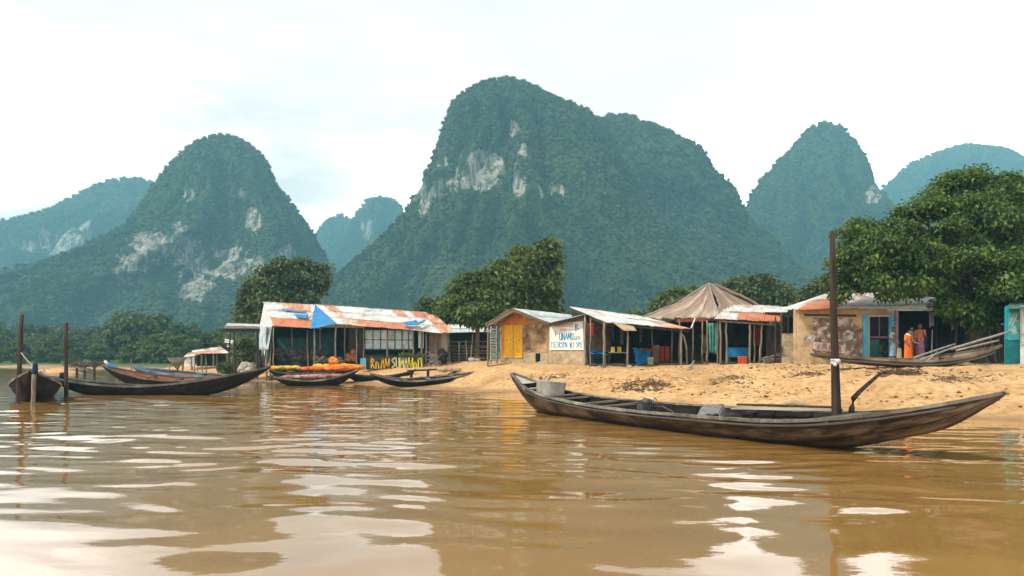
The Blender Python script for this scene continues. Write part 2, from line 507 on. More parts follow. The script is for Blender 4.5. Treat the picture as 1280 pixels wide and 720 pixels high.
rip = t.math('ADD', t.noise(v1, 5.5, 3, .5), t.math('MULTIPLY', t.noise(v1, 1.7, 2, .5), 1.4))
mud = t.noise(t.coord('World', (1, 1.6, 1)), .35, 4, .6, .6)
c = t.ramp(mud, [(.3, (.25, .130, .034)), (.7, (.31, .175, .055))])
b = t.bsdf(c, .03, rip, .018, .05, .5); b.inputs['IOR'].default_value = 1.75
me = np_mesh('water', np.stack([xw, yw, z], 1), grid_faces(len(us), len(rows)), [t.mat], smooth=True)
tag(link_mesh('water', me), 'muddy brown river with gentle ripples', 'river', kind='structure')
bm_ = MB(); bm_.add([(-1500,-850,-.03),(1500,-850,-.03),(1500,-4.9,-.03),(-1500,-4.9,-.03)], [(0,1,2,3)]); bm_.add([(-400,3,-.06),(-18,3,-.06),(-100,160,-.06),(-400,160,-.06)], [(0,1,2,3)])
tag(bm_.build('water', t.mat), 'open reach of the muddy river beyond the near ripples', 'river', kind='structure')

# air
t = NT('thin_haze')
pv = t.n('ShaderNodeVolumePrincipled'); pv.inputs['Color'].default_value = (*HAZE_COL, 1); pv.inputs['Density'].default_value = HAZE_D
pv.inputs['Anisotropy'].default_value = .1
t.l(pv.outputs[0], t.out.inputs['Volume'])
hz = MB(); hz.box((0, 650, 160), (4600, 3400, 334)); 
tag(hz.build('haze', t.mat), 'thin pale blue haze filling the valley air', 'haze', kind='stuff')
# ================================================================== hills
def smooth_rows(a, n=5):
    k = np.hanning(2 * n + 1); k /= k.sum()
    return np.convolve(np.pad(a, n, mode='edge'), k, mode='valid')

t = NT('limestone_and_scrub')
vw = t.coord('World', (.16, .16, .035))
st = t.noise(vw, 1.0, 7, .7, .8)
fine = t.noise(t.coord('World', (.5, .5, .16)), 1.0, 6, .7)
rock = t.ramp(st, [(.30, (.10, .10, .09)), (.42, (.25, .235, .205)), (.55, (.38, .36, .315)), (.72, (.43, .37, .285))])
rock = t.mix(t.ramp(fine, [(.52, 0.0), (.60, .9)]), rock, (.06, .085, .035))
scrub = t.ramp(fine, [(.3, (.022, .045, .016)), (.7, (.055, .085, .03))])
at = t.n('ShaderNodeAttribute', attribute_name='rock')
crack = t.noise(t.coord('World', (.24, .24, .028)), 1.0, 8, .72, .5)
fac = t.math('ADD', at.outputs['Fac'], t.math('MULTIPLY', t.math('SUBTRACT', crack, .505), 2.6))
rock = t.mix(t.ramp(crack, [(.45, .9), (.51, 0.0)]), rock, (.05, .06, .04))
c = t.mix(t.ramp(fac, [(.46, 0.0), (.56, 1.0)]), scrub, rock)
t.bsdf(c, .95, st, .8, 3.0, .1)
HILL_M = t.mat

def foliage_mat(name, lo, mid, hi, wscale, island=True, trans=.25):
    t = NT(name)
    big = t.noise(t.coord('World'), wscale, 4, .6)
    if island:
        r = t.n('ShaderNodeNewGeometry').outputs['Random Per Island']
    else:
        r = t.n('ShaderNodeObjectInfo').outputs['Random']
    f = t.math('ADD', t.math('MULTIPLY', big, .75), t.math('MULTIPLY', r, .38))
    c = t.ramp(f, [(.34, lo), (.53, mid), (.74, hi)])
    if not island:                                   # whole stands of darker and of yellower trees
        wide = t.noise(t.coord('World', (1, 1, 1.6)), .011, 3, .6)
        c = t.mix(t.ramp(wide, [(.40, .75), (.52, 0.0)]), c, t.mix(.5, c, (.016, .040, .018)))
        c = t.mix(t.ramp(wide, [(.52, 0.0), (.68, .6)]), c, t.mix(.5, c, (.125, .150, .035)))
    d = t.n('ShaderNodeBsdfPrincipled'); t.l(c, d.inputs['Base Color']); d.inputs['Roughness'].default_value = .6; d.inputs['Specular IOR Level'].default_value = .25
    tr = t.n('ShaderNodeBsdfTranslucent'); t.l(t.mix(.5, c, hi), tr.inputs[0])
    ms = t.n('ShaderNodeMixShader'); ms.inputs[0].default_value = trans
    t.l(d.outputs[0], ms.inputs[1]); t.l(tr.outputs[0], ms.inputs[2]); t.l(ms.outputs[0], t.out.inputs['Surface'])
    return t.mat
FOREST_M = foliage_mat('forest_leaves', (.014, .038, .013), (.050, .092, .026), (.125, .155, .042), .038, island=False, trans=.12)

def crown_template(seed, n=170):
    r = np.random.default_rng(seed)
    bm = bmesh.new(); bmesh.ops.create_icosphere(bm, subdivisions=2, radius=1)
    v = np.array([x.co[:] for x in bm.verts]); f = np.array([[q.index for q in x.verts] for x in bm.faces]); bm.free()
    lump = lambda p: .72 + .34 * vnoise(p * 1.7 + seed * 5.1, seed)[:, None] + .12 * vnoise(p * 4.1 + 3, seed + 3)[:, None]
    sq = np.array([1, 1, .85])
    core = v * lump(v) * .9 * sq
    dirs = r.normal(size=(n, 3)); dirs /= np.linalg.norm(dirs, axis=1)[:, None]; dirs[:, 2] = np.where(dirs[:, 2] < -.5, -dirs[:, 2], dirs[:, 2])
    c = dirs * lump(dirs) * sq * r.uniform(.86, 1.12, (n, 1))
    nrm = dirs + r.normal(0, .45, (n, 3)); nrm /= np.linalg.norm(nrm, axis=1)[:, None]
    a = np.cross(nrm, r.normal(size=(n, 3))); a /= np.linalg.norm(a, axis=1)[:, None]; b = np.cross(nrm, a)
    s = r.uniform(.16, .34, (n, 1))
    q = np.stack([c - a * s, c + b * s * .7 - nrm * s * .2, c + a * s - nrm * s * .3], 1).reshape(-1, 3)
    V = np.vstack([core, q]); F = np.vstack([f, np.arange(n * 3).reshape(n, 3) + len(core)])
    me = np_mesh('forest_crown', V, F, [FOREST_M])
    return bpy.data.objects.new('forest_crown', me)
TPL = bpy.data.collections.new('forest_crown_kinds')          # not linked to the scene: only the forest's nodes use it
for i in range(6): TPL.objects.link(crown_template(100 + i))

ng = bpy.data.node_groups.new('forest_cover', 'GeometryNodeTree')
ng.interface.new_socket('Geometry', in_out='INPUT', socket_type='NodeSocketGeometry')
ng.interface.new_socket('Geometry', in_out='OUTPUT', socket_type='NodeSocketGeometry')
gi = ng.nodes.new('NodeGroupInput'); go = ng.nodes.new('NodeGroupOutput')
ip = ng.nodes.new('GeometryNodeInstanceOnPoints'); ci = ng.nodes.new('GeometryNodeCollectionInfo')
ci.inputs['Collection'].default_value = TPL; ci.inputs['Separate Children'].default_value = True; ci.inputs['Reset Children'].default_value = True
def na(n, ty):
    x = ng.nodes.new('GeometryNodeInputNamedAttribute'); x.data_type = ty; x.inputs['Name'].default_value = n
    return [o for o in x.outputs if o.enabled and o.name == 'Attribute'][0]
ng.links.new(gi.outputs[0], ip.inputs['Points']); ng.links.new(ci.outputs[0], ip.inputs['Instance'])
ip.inputs['Pick Instance'].default_value = True
ng.links.new(na('kind', 'INT'), ip.inputs['Instance Index']); ng.links.new(na('turn', 'FLOAT_VECTOR'), ip.inputs['Rotation']); ng.links.new(na('size', 'FLOAT_VECTOR'), ip.inputs['Scale'])
ng.links.new(ip.outputs[0], go.inputs[0])

def forest(name, pts, size, label, seed=0):
    r = np.random.default_rng(seed); n = len(pts)
    me = bpy.data.meshes.new(name); me.vertices.add(n); me.vertices.foreach_set('co', np.asarray(pts, np.float32).ravel())
    me.materials.append(FOREST_M)
    sv = np.stack([size * r.uniform(.85, 1.15, n), size * r.uniform(.85, 1.15, n), size * r.uniform(.8, 1.25, n)], 1)
    tv = np.stack([r.normal(0, .12, n), r.normal(0, .12, n), r.uniform(0, 6.28, n)], 1)
    for nm, ty, arr in (('size', 'FLOAT_VECTOR', sv), ('turn', 'FLOAT_VECTOR', tv)):
        me.attributes.new(nm, ty, 'POINT').data.foreach_set('vector', arr.astype(np.float32).ravel())
    me.attributes.new('kind', 'INT', 'POINT').data.foreach_set('value', r.integers(0, 6, n).astype(np.int32))
    o = link_mesh(name, me); md = o.modifiers.new('cover', 'NODES'); md.node_group = ng
    return tag(o, label, 'forest', kind='stuff')

def hill(name, D, left, right, kb, rocks, label, flabel, seed, nth=420, nz=260, A=(6, 3), spur=.22, spacing=4.6, tree=(1.7, 3.4)):
    toz = lambda py: EYE + (HOR - py) / FPX * D
    tox = lambda px: (px - 640) / FPX * D
    L = np.array(left, float); R = np.array(right, float)
    zl, xl = toz(L[:, 1])[::-1], tox(L[:, 0])[::-1]
    zr, xr = toz(R[:, 1])[::-1], tox(R[:, 0])[::-1]
    H = zl[-1]
    tt = np.linspace(0, 1, nz)
    z = -2 + (H + 2) * (1 - (1 - tt) ** 1.35)
    XL = smooth_rows(np.interp(z, zl, xl), 3); XR = smooth_rows(np.interp(z, zr, xr), 3)
    XL[-1] = XR[-1] = xl[-1]
    z0, XL0, XR0 = z.copy(), XL.copy(), XR.copy()
    th = np.linspace(0, 2 * PI, nth, endpoint=False)
    TH, Z = np.meshgrid(th, z, indexing='ij')
    ct, sn = np.cos(TH), np.sin(TH)
    out = np.stack([ct.ravel(), sn.ravel(), np.zeros(ct.size)], 1)
    ph = np.stack([np.cos(TH).ravel() * 2.4, np.sin(TH).ravel() * 2.4, (Z / H).ravel() * 1.1], 1)
    sp = fbm(ph * 1.7 + seed, 3, seed) + .35 * fbm(ph * np.array([5, 5, 1.2]) + seed, 2, seed + 20)              # spurs and gullies
    damp = np.clip((H - Z) / (.22 * H), 0, 1).ravel()
    k = 1 + spur * 2.2 * sp * (np.abs(sn).ravel() ** .7) * damp
    tpx = tree[1] * .62 / D * FPX                    # the trees stand proud of the rock
    for it in range(3):
        cx = (XL + XR) / 2; a = np.maximum((XR - XL) / 2, .01)
        b = smooth_rows(a, 12) * kb; b[-4:] = a[-4:] * kb
        x = cx[None] + a[None] * ct * k.reshape(ct.shape); y = D + b[None] * sn * k.reshape(ct.shape)
        p = np.stack([x.ravel(), y.ravel(), (Z - tpx * D / FPX * .9 * sstep(.5, 1, Z / H)).ravel()], 1)
        d1 = fbm(p / 62.0, 3, seed + 1) * A[0] * 1.6 + fbm(p / 20.0, 3, seed + 2) * A[1] * 1.6
        d1 *= .12 + .88 * damp
        p = p + out * d1[:, None]
        p[:, 2] += (fbm(p / 26.0, 3, seed + 5) * A[1] * .8 + fbm(p / 9.0, 2, seed + 6) * 1.4) * damp
        if it == 2: break
        qx = (640 + p[:, 0] / p[:, 1] * FPX).reshape(nth, nz); qy = (HOR - (p[:, 2] - EYE) / p[:, 1] * FPX).reshape(nth, nz)
        il, ir = qx.argmin(0), qx.argmax(0); jj = np.arange(nz)
        tl = np.interp(qy[il, jj], L[:, 1], L[:, 0]) + tpx; trr = np.interp(qy[ir, jj], R[:, 1], R[:, 0]) - tpx
        ok = sstep(1.0, .93, z / H)
        XL = XL + smooth_rows((tl - qx[il, jj]) * ok, 3) * D / FPX * .9; XR = XR + smooth_rows((trr - qx[ir, jj]) * ok, 3) * D / FPX * .9
        m_ = XL > XR - .5; mid = (XL + XR) / 2; XL = np.where(m_, mid - .3, XL); XR = np.where(m_, mid + .3, XR)
    # rock faces
    px = 640 + p[:, 0] / p[:, 1] * FPX; py = HOR - (p[:, 2] - EYE) / p[:, 1] * FPX
    rk = np.full(len(p), -1.0)
    for (qx, qy, rx, ry, s_) in rocks:
        rk = np.maximum(rk, s_ * (1 - ((px - qx) / rx) ** 2 - ((py - qy) / ry) ** 2))
    sc = 520.0 / D
    streak = fbm(p * np.array([.19, .19, .036]) * sc ** .6, 4, seed + 7)
    rock = .5 + .55 * np.clip(rk, -1, 1) * 1.0 + 1.25 * streak - .16
    rock = np.where(sn.ravel() < .25, rock, -1); rock = np.clip(np.where(rk <= -.9, 0, rock), 0, 1)
    isr = sstep(.4, .65, rock)
    p = p - out * (isr * (1.5 + 2.2 * np.abs(fbm(p * np.array([.22, .22, .03]), 3, seed + 9))))[:, None]
    F = grid_faces(nth, nz, wrap=True)
    me = np_mesh(name, p, F, [HILL_M], smooth=True)
    me.attributes.new('rock', 'FLOAT', 'POINT').data.foreach_set('value', rock.astype(np.float32))
    tag(link_mesh(name, me), label, 'hill', kind='structure')
    # forest cover on what is not bare rock, on the sides that can be seen from the valley
    r = np.random.default_rng(seed + 50)
    q = p[F]; e1, e2 = q[:, 2] - q[:, 0], q[:, 3] - q[:, 1]
    nv = np.cross(e1, e2); ar = np.linalg.norm(nv, axis=1) / 2
    nrm = nv / (2 * ar[:, None] + 1e-9); cen = q.mean(1)
    if (nrm * out[F].mean(1)).sum(1).mean() < 0: nrm = -nrm
    view = -cen + np.array([0, 0, EYE]); view /= np.linalg.norm(view, axis=1)[:, None]
    facing = (nrm * view).sum(1)
    wgt = ar * (facing > -.35) * (cen[:, 2] > -1)
    N = int(wgt.sum() / spacing ** 2 * 1.25)
    idx = r.choice(len(F), N, p=wgt / wgt.sum())
    uv = r.random((N, 2, 1))
    qq = q[idx]
    pts = (qq[:, 0] * (1 - uv[:, 0]) + qq[:, 1] * uv[:, 0]) * (1 - uv[:, 1]) + (qq[:, 3] * (1 - uv[:, 0]) + qq[:, 2] * uv[:, 0]) * uv[:, 1]
    rv = rock[F][idx].mean(1)
    keep = (rv < .36) | (r.random(N) < .08 + .5 * np.clip(.62 - rv, 0, .3))
    pts, rv, nn = pts[keep], rv[keep], nrm[idx][keep]
    s = (tree[0] * .75 + (tree[1] * 1.15 - tree[0] * .75) * r.random(len(pts)) ** 1.4) * np.where(rv > .4, .5, 1) * (1 + .5 * fbm(pts / 30.0, 3, seed))
    steep = 1 - np.clip(nn[:, 2], 0, 1)
    s *= 1 - .22 * steep
    pts = pts + nn * (s * .35)[:, None]; pts[:, 2] += s * .25
    forest(name.replace('hill', 'forest') if 'hill' in name else 'hill_forest', pts, s, flabel, seed + 60)

hill('hill', 600, [(280,170),(258,173),(230,186),(205,210),(180,247),(150,284),(128,303),(95,313),(50,326),(0,344),(-80,362),(-200,400),(-300,446)],
     [(280,170),(300,175),(320,188),(338,210),(352,238),(375,266),(393,290),(408,318),(422,342),(440,368),(470,400),(500,446)], .62,
     [(190,312,32,26,1.5),(228,312,24,30,1.6),(243,352,26,34,1.4),(165,335,20,24,.7),(297,330,32,20,.75),(318,275,9,18,1),(235,240,8,12,.8),(300,243,7,7,.7),(355,318,16,12,.8)],
     'steep karst hill on the left with streaked pale cliffs', 'dense forest covering the left karst hill', 3, A=(6, 3), spacing=2.5, tree=(.85,2.0))
hill('hill', 520, [(625,98),(602,104),(578,117),(561,132),(552,155),(544,180),(536,205),(520,235),(505,265),(480,295),(450,322),(420,345),(395,375),(370,402),(330,446)],
     [(625,98),(650,103),(672,113),(690,122),(715,134),(742,143),(765,170),(800,240),(850,310),(900,360),(960,420),(1000,446)], .72,
     [(527,246,12,26,1.7),(551,233,13,17,1.7),(572,226,10,15,1.5),(605,214,27,25,1.7),(649,226,8,22,1.6),(654,190,8,16,.9),(645,160,8,11,.9),(560,205,18,12,.55),(690,240,18,10,.5)],
     'tall central karst peak with a pale cliff band', 'dense forest covering the central karst peak', 11, A=(5, 3), spacing=2.25, tree=(.75,1.8))
hill('hill', 600, [(785,146),(765,148),(700,156),(640,200),(600,280),(560,340),(500,446)],
     [(785,146),(797,150),(802,160),(832,165),(852,175),(870,188),(890,207),(908,230),(920,244),(940,270),(955,290),(975,313),(1005,335),(1045,362),(1110,400),(1180,446)], .62,
     [(760,260,6,10,.3)], 'long forested ridge sloping right from the central peak', 'dense forest covering the ridge right of the central peak', 23, A=(5, 3.5), spur=.24, spacing=2.7, tree=(.95,2.2))
hill('hill', 800, [(1033,153),(1018,158),(1003,170),(984,190),(965,208),(945,230),(936,245),(905,320),(865,400),(840,446)],
     [(1033,153),(1055,162),(1074,180),(1087,200),(1095,222),(1110,246),(1125,266),(1150,300),(1200,360),(1260,446)], .75,
     [(1096,240,14,15,1),(1080,238,8,8,.7)], 'pointed karst hill on the right with a small cliff', 'dense forest covering the pointed right hill', 37, nth=320, nz=200, A=(7, 4), spacing=3.1, tree=(1.1,2.5))
hill('hill', 1250, [(1215,181),(1185,186),(1150,200),(1125,215),(1105,236),(1060,280),(1000,350),(950,446)],
     [(1215,181),(1240,187),(1262,189),(1290,204),(1350,260),(1450,350),(1520,446)], .5, [], 'distant rounded hill at the far right', 'hazy forest covering the far right hill', 41, nth=300, nz=160, A=(9, 5), spacing=4.8, tree=(1.8,3.6))
hill('hill', 1050, [(165,223),(132,229),(100,241),(60,261),(30,271),(0,279),(-60,310),(-150,360),(-250,446)],
     [(165,223),(188,227),(230,262),(280,330),(330,446)], .5, [(80,302,26,20,1),(30,310,12,9,.6),(106,287,8,16,.8)],
     'distant low hill at the far left with bare rock', 'hazy forest covering the far left hill', 53, nth=300, nz=160, A=(8, 4), spacing=4.3, tree=(1.6,3.2))
hill('hill', 1300, [(425,268),(411,274),(398,288),(370,330),(330,446)], [(425,268),(438,272),(450,290),(480,340),(520,446)], .8, [], 'small pale far peak in the left gap', 'hazy forest covering the small pale peak', 61, nth=220, nz=120, A=(6, 4), spacing=4.8, tree=(1.8,3.6))
hill('hill', 1150, [(475,247),(458,251),(444,266),(433,290),(415,330),(380,446)], [(475,247),(491,249),(503,260),(530,330),(580,446)], .8, [(458,290,8,16,1)], 'rounded far peak with a white scar in the left gap', 'hazy forest covering the rounded far peak', 67, nth=240, nz=130, A=(6, 4), spacing=4.3, tree=(1.6,3.2))
# ================================================================== trees
LEAF_BIG = foliage_mat('broad_leaves', (.016, .042, .012), (.066, .130, .028), (.17, .245, .06), .8, trans=.34)
LEAF_MID = foliage_mat('dense_leaves', (.020, .044, .012), (.075, .125, .028), (.18, .22, .055), .6, trans=.32)
LEAF_DARK = foliage_mat('dark_leaves', (.018, .036, .012), (.060, .095, .026), (.14, .17, .05), .45)
LEAF_PALE = foliage_mat('pale_leaves', (.030, .055, .016), (.075, .115, .030), (.15, .19, .05), .35)
BARK = blend_mat('bark', (.09, .065, .045), (.22, .17, .12), (1, 1, .25), 9, bstr=.6, bdist=.03)

def leaf_cloud(blobs, n_twig, per, leaf, seed, spread=.28, up=.6, bough=18):
    """blobs: (centre, radii); leaves in sprays, most of them near each blob's skin"""
    r = np.random.default_rng(seed)
    B = np.array([[*c, *rad] for c, rad in blobs], float)
    wgt = (B[:, 3] * B[:, 4] + B[:, 4] * B[:, 5] + B[:, 3] * B[:, 5]); wgt /= wgt.sum()
    bi = r.choice(len(B), n_twig, p=wgt)
    # boughs first (clumps with air between them), then twigs on each bough
    K = max(8, n_twig // bough)
    kb = r.choice(len(B), K, p=wgt)
    kd = r.normal(size=(K, 3)); kd /= np.linalg.norm(kd, axis=1)[:, None]
    kc = B[kb, :3] + kd * B[kb, 3:] * r.uniform(.45, 1.12, (K, 1)) ** .6
    kr = B[kb, 3:].mean(1)[:, None] * r.uniform(.16, .40, (K, 1)) * np.array([1.2, 1.2, .55])
    ti = r.integers(0, K, n_twig); bi = kb[ti]
    d = r.normal(size=(n_twig, 3)); d /= np.linalg.norm(d, axis=1)[:, None]
    tw = kc[ti] + d * kr[ti] * r.uniform(.3, 1.0, (n_twig, 1)) ** .5
    tw[:, 2] -= .35 * np.hypot(*(tw - kc[ti])[:, :2].T) * .6
    d = d * .6 + kd[ti] * .7; d /= np.linalg.norm(d, axis=1)[:, None]
    N = n_twig * per
    c = np.repeat(tw, per, 0); dd = np.repeat(d, per, 0)
    off = r.normal(0, spread, (N, 3)) * np.array([1, 1, .6])
    c = c + off
    nrm = dd * .5 + r.normal(0, .55, (N, 3)) + np.array([0, 0, up]); nrm /= np.linalg.norm(nrm, axis=1)[:, None]
    a = dd * .6 + r.normal(0, .7, (N, 3)) + np.array([0, 0, -.35]); a -= nrm * (a * nrm).sum(1)[:, None]; a /= np.linalg.norm(a, axis=1)[:, None]
    b = np.cross(nrm, a)
    L = leaf * r.uniform(.65, 1.35, (N, 1)); W = L * r.uniform(.24, .36, (N, 1))
    droop = np.array([0, 0, -1.0]) * L * .22
    v = np.stack([c, c + a * L * .5 + b * W + nrm * W * .25, c + a * L + droop, c + a * L * .5 - b * W + nrm * W * .25], 1).reshape(-1, 3)
    return v, np.arange(N * 4).reshape(N, 4)

def tree(name, base, blobs, trunk, seed, n_twig, per, leaf, mat, label, cat='tree', group=None, spread=.28, lean=(0, 0), at_origin=False, limbs=True, bough=18):
    base = Vector(base)
    t = thing(name, label, cat, base, group)
    rr = random.Random(seed)
    cs = [Vector(c) for c, _ in blobs]
    top = sum(cs, Vector()) / len(cs); low = min(c.z - r_[2] for (c, r_) in [(Vector(c), r_) for c, r_ in blobs])
    mb = MB(seed)
    fork = Vector((base.x + (top.x - base.x) * .35 + lean[0], base.y + (top.y - base.y) * .35 + lean[1], max(base.z + .9, min(low + .35 * (top.z - low), top.z - .3))))
    mid = base.lerp(fork, .5) + Vector((rr.uniform(-1, 1), rr.uniform(-1, 1), 0)) * trunk * .6
    mb.tube([base - Vector((0, 0, .25)), base + Vector((0, 0, .12)), mid, fork], [trunk * 1.5, trunk * 1.12, trunk * .92, trunk * .78], 9, 0, .08)
    if limbs:
        for (c, r_) in blobs:
            c = Vector(c)
            m1 = fork.lerp(c, .5) + Vector((rr.uniform(-.2, .2), rr.uniform(-.2, .2), .1)) * (c - fork).length * .5
            tr = trunk * .42
            mb.tube([fork - Vector((0, 0, .1)), m1, c], [tr, tr * .7, tr * .35], 6, 0, .1)
            for k in range(4):
                e = c + Vector((rr.uniform(-1, 1) * r_[0], rr.uniform(-1, 1) * r_[1], rr.uniform(-.6, 1) * r_[2])) * .75
                mb.tube([m1.lerp(c, rr.uniform(.3, .95)), (m1.lerp(c, .8) + e) / 2 + Vector((0, 0, .05)), e], [tr * .35, tr * .22, tr * .1], 5, 0, .1)
    mb.build('trunk', BARK, t)
    v, f = leaf_cloud(blobs, n_twig, per, leaf, seed, spread, bough=bough)
    v = v - np.array(base)
    me = np_mesh('crown', v, f, [mat])
    link_mesh('crown', me, t)
    return t

def BL(px, py, Y, rx, ry, dep=.9):
    return (P(px, py, Y), (rx / FPX * Y, (rx + ry) / 2 / FPX * Y * dep, ry / FPX * Y))

big = [BL(1215,268,37,54,50), BL(1268,290,37,52,62), BL(1165,290,36,48,44), BL(1115,312,35.6,44,38), BL(1078,322,36,32,36), BL(1062,345,36,20,24),
       BL(1104,346,35.2,34,18), BL(1162,336,35.4,44,28), BL(1215,345,35.6,50,44), BL(1228,385,36,32,18), BL(1272,365,36,32,40), BL(1190,240,37,32,24),
       BL(1238,232,37.5,36,20), BL(1132,284,36.5,26,22), BL(1086,288,36.5,20,18), BL(1320,300,38,50,60), BL(1320,370,37,40,36), BL(1270,240,38,36,26), BL(1058,366,35.6,12,6)]
tree('shade_tree', PZ(1226, 37.2, 1.2), big, .30, 5, 10500, 11, .20, LEAF_BIG, 'huge leafy shade tree spreading over the beige house and hauled-out boat', spread=.2, bough=30)
T2 = [BL(664,330,58,20,17), BL(645,350,57,20,18), BL(672,358,58,18,24), BL(638,376,57,24,16), BL(670,385,58,24,14), BL(686,335,58.5,6,20,1.5), BL(632,338,58,11,9), BL(684,310,58.5,7,8,1.5), BL(655,318,58.4,9,8,1.4)]
tree('tree', PZ(650, 58, 1.3), T2, .26, 8, 3600, 9, .34, LEAF_MID, 'tall bushy tree rising directly behind the yellow-doored hut', spread=.32)
T2b = [BL(596,356,56,20,13), BL(580,376,56,17,15), BL(613,374,56,19,19), BL(600,391,55,28,9), BL(572,388,56,16,9), BL(622,350,56.5,14,14), BL(628,392,56,14,9)]
tree('tree', PZ(596, 55.5, 1.25), T2b, .17, 9, 2900, 9, .32, LEAF_MID, 'rounded tree with forked trunk beside the stick fence', spread=.3)
T2c = [BL(545,388,72,18,14), BL(560,380,72,12,10), BL(528,395,72,12,9)]
tree('tree', PZ(545, 72, 1.4), T2c, .15, 10, 700, 9, .36, LEAF_PALE, 'small pale green tree showing over the rusty end of the long roof')
T1 = [BL(355,345,80,28,18), BL(338,365,79,26,22), BL(378,352,80,24,18), BL(322,388,79,20,18), BL(352,388,78,32,20), BL(390,340,80,14,8), BL(318,368,79,10,10), BL(380,380,79,20,16), BL(396,352,80,8,5), BL(365,333,80,18,9)]
tree('tree', PZ(352, 80, 1.2), T1, .36, 12, 3300, 9, .44, LEAF_DARK, 'broad dark tree rising behind the left end of the long tin-roofed house', spread=.42)
T3 = [BL(928,362,78,20,14), BL(950,362,78,20,14), BL(972,368,77,18,14), BL(988,376,76,14,10), BL(912,368,78,14,12)]
tree('tree', PZ(945, 78, 1.6), T3, .25, 13, 1500, 9, .40, LEAF_DARK, 'rounded dark tree behind the peaked thatch roof on its right', spread=.36)
tree('tree', PZ(850, 80, 1.6), [BL(848,374,80,20,10), BL(868,368,80,16,10), BL(832,382,80,14,8)], .18, 14, 700, 9, .4, LEAF_PALE, 'pale green tree peeking over the left slope of the thatch roof', spread=.36)
tree('tree', PZ(1022, 70, 1.6), [BL(1020,368,70,12,12), BL(1032,362,70,12,14), BL(1012,378,70,12,8)], .15, 15, 600, 9, .38, LEAF_DARK, 'small dark tree behind the beige house near the tall mooring pole', spread=.34)
# trees on the far left shore
kinds = []
for k in range(5):
    rr = random.Random(60 + k)
    H_ = 7.0
    bl = []
    for j in range(6):
        a = 6.28 * j / 6 + rr.uniform(-.4, .4); d_ = rr.uniform(.9, 2.0)
        bl.append((Vector((math.cos(a) * d_, math.sin(a) * d_, H_ * rr.uniform(.32, .66))), (rr.uniform(1.3, 2.0), rr.uniform(1.3, 2.0), rr.uniform(1.0, 1.7))))
    bl.append((Vector((rr.uniform(-.5, .5), 0, H_ * .76)), (1.7, 1.7, 1.5)))
    bl.append((Vector((rr.uniform(-.5, .5), 0, H_ * .2)), (2.2, 2.2, 1.2)))
    kinds.append(tree('tree', (0, 0, 0), bl, .16, 70 + k, 520, 8, .52, [LEAF_MID, LEAF_DARK, LEAF_PALE, LEAF_DARK, LEAF_MID][k], 'bushy green tree in the mixed belt along the far left shore', group='trees along the far left shore', spread=.45))
used = set()
def far_tree(k, px, Y, top, label=None, wide=1.0):
    o = kinds[k] if k not in used else copy_tree(kinds[k])
    used.add(k)
    x = (px - 640) / FPX * Y; g = ground_z(x, Y)
    hgt = EYE + (HOR - top) / FPX * Y - g
    s = max(.35, hgt / 6.9)
    o.location = (x, Y, g - .1); o.scale = (s * wide, s * wide, s); o.rotation_euler = (0, 0, RNG.uniform(0, 6.28))
    if label:
        o['label'] = label
        if 'group' in o: del o['group']
    return o
for k in range(5): far_tree(k, [-20, 20, 62, 236, 268][k], 138, [424, 420, 418, 420, 418][k])
rr = random.Random(4)
for i in range(15): far_tree(rr.randrange(5), -60 + i * 27 + rr.uniform(-8, 8), rr.uniform(128, 146) + max(0, 3 - i) * 10, rr.uniform(424, 438), wide=1.15)
for i in range(13): far_tree(rr.choice([0, 1, 3, 4]), -50 + i * 31 + rr.uniform(-9, 9), rr.uniform(160, 185), rr.uniform(408, 422), wide=1.2)
for i in range(10): far_tree(rr.choice([1, 3, 1]), -50 + i * 42 + rr.uniform(-9, 9), rr.uniform(205, 240), rr.uniform(396, 410), wide=1.2)
for i in range(7): far_tree(rr.choice([0, 3, 4]), 185 + i * 17 + rr.uniform(-5, 5), rr.uniform(118, 135), rr.uniform(408, 428), wide=1.15)
far_tree(1, 168, 150, 378, 'tallest rounded dark tree in the belt along the far left shore', .95)
far_tree(3, 205, 160, 390, 'second tallest dark tree right of the rounded one on the far left shore', 1.25)
for i in range(20): far_tree(rr.randrange(5), -75 - i * 15 + rr.uniform(-6, 6), rr.uniform(146, 175), rr.uniform(408, 428), wide=1.2)
# green behind the village
for i, (px, Y, top) in enumerate([(430,120,398),(455,130,402),(480,118,400),(505,125,396),(715,95,386),(745,100,388),(775,96,390),(800,105,385),(825,98,384),(1000,110,370),(1040,100,360),(700,90,380),(520,100,398),(560,95,390)]):
    o = far_tree(i % 5, px, Y, top, wide=1.2)
    o['label'] = 'bushy green tree showing just above the village roofs'; o['group'] = 'trees behind the village roofs'
# ================================================================== materials of the village
def tin_mat(name, c1, c2, rust, t3=.6, s3=.9):
    t = NT(name)
    a = t.noise(t.coord('World', (1, 1, 1)), 1.4, 7, .65); st = t.noise(t.coord('World', (4.5, .55, .55)), 1.0, 6, .7); sp = t.noise(t.coord('World', (1.2, .5, .5), (4, 1, 2)), s3, 6, .7)
    c = t.ramp(a, [(.3, c1), (.7, c2)])
    c = t.mix(t.ramp(st, [(.50, 0.0), (.72, .65)]), c, [q * .55 for q in c1])
    c = t.mix(t.ramp(sp, [(t3 - .08, 0.0), (t3 + .06, .9)]), c, rust)
    c = t.mix(t.ramp(st, [(.28, .6), (.40, 0.0)]), c, rust)
    t.bsdf(c, .55, st, .2, .02, .35)
    return t.mat
TIN_W = tin_mat('pale_zinc', (.46,.45,.43), (.74,.72,.68), (.33,.16,.085), .60)
TIN_G = tin_mat('grey_zinc', (.34,.40,.41), (.60,.64,.64), (.25,.15,.09), .68)
TIN_R = tin_mat('rusty_zinc', (.34,.11,.05), (.58,.26,.14), (.62,.50,.42), .57)
